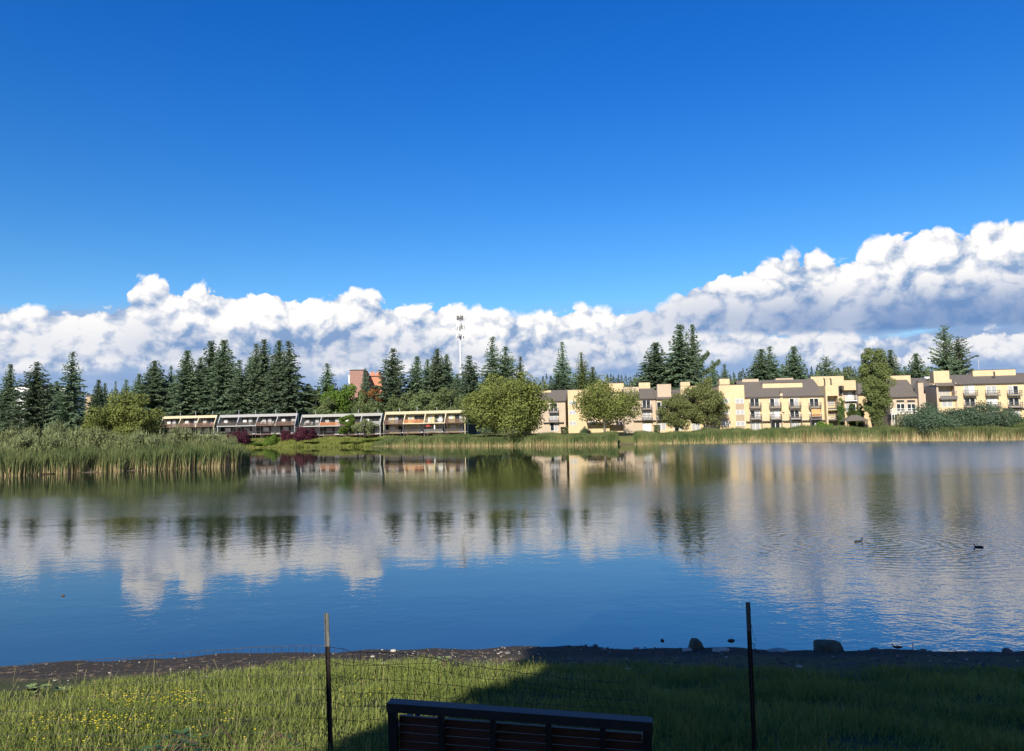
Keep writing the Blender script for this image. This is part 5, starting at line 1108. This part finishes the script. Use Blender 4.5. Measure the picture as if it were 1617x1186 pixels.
# ---- water birds
def bird(loc, rz, L_, body, head, bill, lab, neck=.38, name='coot', cat='bird', grp='water birds', swim=True):
    r = empty(name, loc, rz); tag(r, lab, cat, grp)       # faces local +x
    sp = [(-.50, 0, .13, .020, .018), (-.44, 0, .115, .06, .045), (-.30, 0, .075, .125, .095), (-.10, 0, .06, .155, .125), (.10, 0, .06, .15, .125), (.24, 0, .08, .11, .11), (.32, 0, .145, .068, .075), (.355, 0, .22, .048, .05), (.37, 0, neck - .03, .046, .046), (.395, 0, neck + .035, .062, .058), (.44, 0, neck + .035, .048, .042), (.475, 0, neck + .02, .022, .018)]
    n_ = 12; vs = []; P3 = [Vector(q[:3]) for q in sp]
    for i, q in enumerate(sp):
        d = (P3[min(i + 1, len(sp) - 1)] - P3[max(0, i - 1)]).normalized(); up = Vector((-d.z, 0, d.x))
        for j in range(n_): a = 2 * PI * j / n_; vs.append((P3[i] + Vector((0, 1, 0)) * math.cos(a) * q[3] + up * math.sin(a) * q[4]) * L_)
    fs = [(i * n_ + j, i * n_ + (j + 1) % n_, (i + 1) * n_ + (j + 1) % n_, (i + 1) * n_ + j) for i in range(len(sp) - 1) for j in range(n_)] + [tuple(range(n_))[::-1], tuple(range((len(sp) - 1) * n_, len(sp) * n_))]
    b = MB(); b.add(vs, fs); b.mi = [0 if i < 6 else 1 for i in range(len(sp) - 1) for j in range(n_)] + [0, 1]; b.build('body', [body, head], r, True)
    MB().tube(Vector((.47, 0, neck + .022)) * L_, Vector((.545, 0, neck + .005)) * L_, .019 * L_, .004 * L_, 8).build('bill', bill, r, True)
    for sy in (-1, 1): MB().tube(Vector((.42, sy * .046, neck + .05)) * L_, Vector((.42, sy * .054, neck + .05)) * L_, .008 * L_, n=6).build('eye', mat('bird_eye', (.25, .02, .02), .2, 0), r)
    for sy in (-1, 1):
        b = MB(); b.path([Vector((.12, sy * .125, .10)) * L_, Vector((-.1, sy * .15, .11)) * L_, Vector((-.30, sy * .105, .12)) * L_, Vector((-.47, sy * .03, .135)) * L_], [.05 * L_, .075 * L_, .055 * L_, .01 * L_], 8); b.build('wing', body, r, True)
    if not swim:
        for sy in (-1, 1): b = MB(); b.path([Vector((.02, sy * .06, 0)) * L_, Vector((.0, sy * .06, -.13)) * L_, Vector((.03, sy * .06, -.25)) * L_, Vector((.10, sy * .06, -.255)) * L_], .010 * L_, 5); b.build('leg', M_BARK, r)
    return r
M_SLATE = mat('slate_feathers', (.040, .040, .042), .8, .3, 30); M_BLACKF = mat('black_feathers', (.012, .012, .014), .6, .2, 30)
d0 = onz(1356, 855); bird((d0.x, d0.y, -.015), .12, .31, M_SLATE, M_BLACKF, M_WHITE, 'grey bodied coot with a black head and pale bill swimming right, trailing ripples')
d1 = onz(1545, 864); bird((d1.x, d1.y, -.015), PI - .25, .28, M_BLACKF, M_BLACKF, M_BLACKF, 'all black coot swimming left near the right side of the view', neck=.30)
b0 = onz(1417, 1028, .05); bird((b0.x, b0.y, gz(b0.x, b0.y) + .045), PI - .3, .17, mat('brown_feathers', (.075, .055, .04), .8, .3, 30), mat('brown_feathers', (0, 0, 0)), M_BLACKF, 'little brown bird standing at the water edge right of the large boulder', neck=.28, name='shore_bird', swim=False)
g0 = onz(1441, 1024, .02); b = MB(); b.path([(0, 0, -.05), (.004, 0, .05), (.012, 0, .11)], [.006, .005, .003], 5); o = b.build('dead_stem', M_BARK); o.location = g0; tag(o, 'short dead stem poking out of the water right of the little brown bird', 'stem')

# ---- steel fence posts and sagging wire mesh
M_PAINT = mat('dark_brown_painted_steel', (.018, .012, .010), .55, .4, 14, spec=.4, bump=.3, bscale=60); M_TIP = mat('weathered_pale_steel', (.12, .12, .11), .7, .4, 16, spec=.4, bump=.4, bscale=60, stretch=(1, 1, .25)); M_WIRE = mat('rusty_dark_wire', (.016, .013, .012), .6, .3, 10, spec=.4)
def tpost(pt, pb, Y_, pyt, lab):
    a, c = at(*pt, Y_), at(*pb, Y_ - .02); g_ = gz(c.x, c.y); c = c + (c - a) * ((c.z - g_ + .25) / (a.z - c.z)) if c.z > g_ - .25 else c
    r = empty('fence_post', (c.x, c.y, c.z)); d = a - c; q = d.to_track_quat('Z', 'Y'); r.rotation_euler = q.to_euler(); tag(r, lab, 'fence post', 'steel fence posts'); Lg = d.length
    zs = Lg * (1 - (pyt - pt[1]) / (pb[1] - pt[1]) * (a - at(*pb, Y_)).length / Lg)
    for z0, z1, nm, m_ in ((0, zs, 'lower_shaft', M_PAINT), (zs, Lg, 'tip', M_TIP)):
        MB().box(-.0175, .0175, -.003, .001, z0, z1).box(-.003, .003, .0012, .030, z0, z1).build(nm, m_, r)
    b = MB(); k = 0; z = .3
    while z < Lg - .03: b.box(-.006, .006, -.0075, -.0032, z, z + .012); z += .054
    b.build('studs', M_PAINT, r); return a, c, r
TA, TB, tpr = tpost((514.5, 968), (521, 1186), 6.0, 1021, 'left steel fence post with a weathered pale tip and dark lower shaft')
UA, UB, upr = tpost((1181, 951), (1191, 1178), 6.0, 997, 'right steel fence post standing alone in the shaded grass, pale worn tip')
b = MB()
for z in (-.235, -.30): b.path([(.024 * math.cos(a), .024 * math.sin(a) + .008, z + a * .001) for a in np.linspace(0, 6.28, 11)], .0016, 4)
b.path([(.02, 0, -.235), (.05, -.01, -.25), (.06, .0, -.30)], .0014, 4)
def mesh_fence():
    # nodes of the mesh: columns along the fence, rows up; position = foot on the ground, height and lean change along it
    g = random.Random(4); cols = []; dx = .0615; x = TA.x
    def top_at(px_, Y_): return px_
    line_l = [(514, 1020), (440, 1020.5), (400, 1022.5), (330, 1027), (260, 1033), (200, 1039), (130, 1043), (60, 1048), (-40, 1056), (-120, 1062)]
    line_r = [(516, 1020), (540, 1026), (560, 1031), (600, 1031), (640, 1033), (700, 1040), (760, 1052), (820, 1062), (880, 1070), (940, 1076), (1000, 1082)]
    def sample(line, px): 
        xs = [p[0] for p in line]; ys = [p[1] for p in line]
        if xs[0] > xs[-1]: xs, ys = xs[::-1], ys[::-1]
        return float(np.interp(px, xs, ys))
    tops = []
    px = 515.0; 
    cl, cr = [], []
    Yl = 6.0; n_ = 0
    while px > -110:      # leftwards, drifting slightly away from the viewer
        Yl = 6.0 + .0009 * (515 - px); t = at(px, sample(line_l, px), Yl); cl.append(t); px -= .0615 / Yl * FPX
    px = 517.0
    while px < 1000:
        Yr = 6.0 + .0006 * (px - 517); t = at(px, sample(line_r, px), Yr); cr.append(t); px += .0615 / Yr * FPX * (1 + .10 * math.sin(px * .05))
    def strip(cols, sag, jit):
        b = MB(); rows = 9; nodes = []
        for i, t in enumerate(cols):
            gz_ = gz(t.x, t.y) - .03; h = t.z - gz_; k = sag * i / max(1, len(cols)); col = []
            for j in range(rows):
                f = j / (rows - 1); hh = t.z - f * max(h, .18) if h < .9 else t.z - f * .95
                col.append(Vector((t.x + k * .10 * math.sin(f * 3 + i * .3) + jit * g.gauss(0, .004), t.y + .05 * k * math.sin(f * 2.2 + i * .21) - .10 * k * f + jit * g.gauss(0, .006), hh + jit * g.gauss(0, .003))))
            nodes.append(col)
        R_ = .0020
        for i, col in enumerate(nodes): b.path(col, R_, 3)
        for j in range(rows):
            b.path([c[j] for c in nodes], R_ * (1.25 if j == 0 else 1), 3)
        return b
    r = empty('wire_fence', TA - Vector((0, 0, 0))); r.location = (TA.x, TA.y, gz(TA.x, TA.y)); tag(r, 'rusty wire mesh fence tied to the left post and sagging to its right', 'fence')
    o1 = strip(cl[:], .25, .6).build('mesh_panel', M_WIRE, r); o2 = strip(cr, 1.0, 1.6).build('mesh_panel', M_WIRE, r)
    for o in (o1, o2): o.matrix_parent_inverse = Matrix.Translation(-Vector(r.location))
    # ties at the left post, and the loose end on the right post
    q = at(517, 1028, 5.99); b = MB(); b.path([q + Vector((-.02, -.01, 0)), q + Vector((.02, -.02, -.01)), q + Vector((.03, .01, -.03)), q + Vector((.0, .02, -.04)), q + Vector((-.02, 0, -.02))], .0016, 4)
    b.path([at(518, 1033, 5.98), at(530, 1038, 5.98), at(548, 1045, 6.0), at(600, 1050, 6.0), at(690, 1047, 6.05)], .0016, 4)
    o = b.build('tie_wire', M_WIRE, r); o.matrix_parent_inverse = Matrix.Translation(-Vector(r.location))
mesh_fence()
b = MB(); b.path([at(1182, 962, 5.985), at(1185, 963, 5.985), at(1186, 961, 6.01), at(1181, 961, 6.01)], .0014, 4); b.path([at(1186, 985, 5.99), at(1189, 1000, 5.97), at(1194, 1014, 5.96)], .0014, 4); b.path([at(1187, 1016, 5.98), at(1192, 1018, 5.97), at(1190, 1022, 5.97)], .004, 4)
o = b.build('loose_wire', M_WIRE, upr); bpy.context.view_layer.update(); o.matrix_parent_inverse = upr.matrix_world.inverted()

# ---- bench seen from behind
M_BMET = mat('black_bench_metal', (.012, .014, .019), .55, .2, 8, spec=.5); M_BWOOD = mat('red_brown_bench_slats', (.055, .024, .017), .5, .35, 3, spec=.4, stretch=(1, 9, 9))
bl, br = at(606, 1107, 4.03), at(1022, 1137, 3.83); ex = br - bl; Lb = ex.length; th = math.atan2(ex.y, ex.x); mid = (bl + br) / 2
gb = gz(mid.x, mid.y); tilt = math.asin(ex.z / Lb)
r = empty('bench', (mid.x, mid.y, gb), th); r.rotation_euler = (0, -tilt, th); tag(r, 'dark metal bench with red brown slats, seen from behind', 'bench')
Tz = (mid.z - gb) ; hl = Lb / 2; rake = .16      # top of the backrest leans towards the viewer (local -y)
def by(z): return (Tz - z) * rake * 1.0
b = MB(); b.box(-hl, hl, -.03, .045, Tz - .045, Tz); b.build('top_rail', M_BMET, r)
for xx, wd in ((-hl + .003, .045), (-hl * .60, .028), (-hl * .20, .028), (hl * .22, .028), (hl * .62, .028), (hl - .048, .045)):
    b = MB(); z0 = .40; b.hexa([(xx, by(z0) - .02, z0), (xx + wd, by(z0) - .02, z0), (xx + wd, by(z0) + .02, z0), (xx, by(z0) + .02, z0), (xx, -.02, Tz - .047), (xx + wd, -.02, Tz - .047), (xx + wd, .02, Tz - .047), (xx, .02, Tz - .047)]); b.build('back_support', M_BMET, r)
k = 0; z = Tz - .085
while z > .44:
    b = MB(); y0 = by(z) + .024; b.box(-hl + .05, hl - .05, y0, y0 + .018, z - .040, z); b.build('back_slat', M_BWOOD, r); z -= .046
for k in range(7): b = MB(); y0 = by(.4) + .05 + k * .062; b.box(-hl + .01, hl - .01, y0, y0 + .05, .405, .425); b.build('seat_slat', M_BWOOD, r)
for sx in (-1, 1):
    xx = sx * (hl - .03); b = MB(); b.path([(xx, by(.4), .40), (xx, by(.4) - .06, -.1)], .022, 6).path([(xx, by(.4) + .46, .40), (xx, by(.4) + .49, -.1)], .022, 6).path([(xx, by(.4), .39), (xx, by(.4) + .47, .39)], .018, 6); b.build('leg_frame', M_BMET, r)
    b = MB(); b.path([(xx, by(.60), .60), (xx, by(.4) + .36, .56), (xx, by(.4) + .42, .53), (xx, by(.4) + .46, .40)], .016, 6); b.build('arm_rest', M_BMET, r)

# ---- bramble and weeds by the fence
def leafy(px, py, Y_, n_, sz, hgt, lab, name, m_, seed, spread=.25, cat='plant', up=.3, n_stems=5):
    g = random.Random(seed); p = at(px, py, Y_); zb = gz(p.x, p.y); r = empty(name, (p.x, p.y, zb)); tag(r, lab, cat); b = MB(); lf = MB()
    for i in range(n_stems):
        a = g.uniform(0, 6.28); L_ = g.uniform(.5, 1) * spread; pts = [Vector((0, 0, 0)), Vector((math.cos(a) * L_ * .5, math.sin(a) * L_ * .3, hgt * g.uniform(.7, 1))), Vector((math.cos(a) * L_, math.sin(a) * L_ * .6, hgt * g.uniform(.5, .95)))]; b.path(pts, [.005, .004, .002], 4)
        for k in range(max(2, n_ // n_stems)):
            t = g.uniform(.3, 1); q = pts[1].lerp(pts[2], t) if t > .5 else pts[0].lerp(pts[1], t * 2); aa = g.uniform(0, 6.28); s_ = sz * g.uniform(.6, 1.1)
            U = Vector((math.cos(aa), math.sin(aa), g.uniform(-.3, .5))).normalized(); S_ = U.cross(Vector((0, 0, 1))).normalized(); N_ = S_.cross(U) * (.08 * s_)
            e = q + U * s_ * .15; lf.add([e, e + U * s_ * .35 + S_ * s_ * .34 + N_, e + U * s_ * .75 + S_ * s_ * .22 + N_, e + U * s_, e + U * s_ * .75 - S_ * s_ * .22 + N_, e + U * s_ * .35 - S_ * s_ * .34 + N_, e + U * s_ * .5], [(0, 1, 6), (1, 2, 6), (2, 3, 6), (3, 4, 6), (4, 5, 6), (5, 0, 6)])
            b.path([q, e], .0015, 3)
    b.build('stems', m_[1], r); lf.build('foliage', m_[0], r); return r
M_BRAM = mat('bramble_leaf', (.035, .075, .028), .55, .35, 12); M_STEMR = mat('cane_brown', (.09, .05, .035), .7, .3, 8); M_WEED = mat('weed_leaf', (.16, .22, .07), .7, .25, 9)
leafy(250, 1176, 5.9, 34, .095, .22, 'dark green bramble with broad leaves at the bottom edge left of the left post', 'bramble', (M_BRAM, M_STEMR), 1, .42, n_stems=7)
leafy(395, 1176, 5.9, 10, .05, .34, 'thin bramble cane arching up through the grass beside the left post', 'bramble', (M_BRAM, M_STEMR), 2, .45, n_stems=3)
leafy(60, 1088, 8.9, 16, .12, .17, 'pale weed with upright pointed leaves at the left shore', 'weed', (M_WEED, M_STEMR), 3, .14, n_stems=5)
leafy(94, 1083, 9.1, 12, .09, .12, 'small green weed right of the pale upright one at the left shore', 'weed', (M_WEED, M_STEMR), 4, .14, n_stems=4)
leafy(700, 1047, 10.6, 14, .08, .16, 'small bright weed growing on the gravel strip', 'weed', (M_WEED, M_STEMR), 5, .12, n_stems=4)
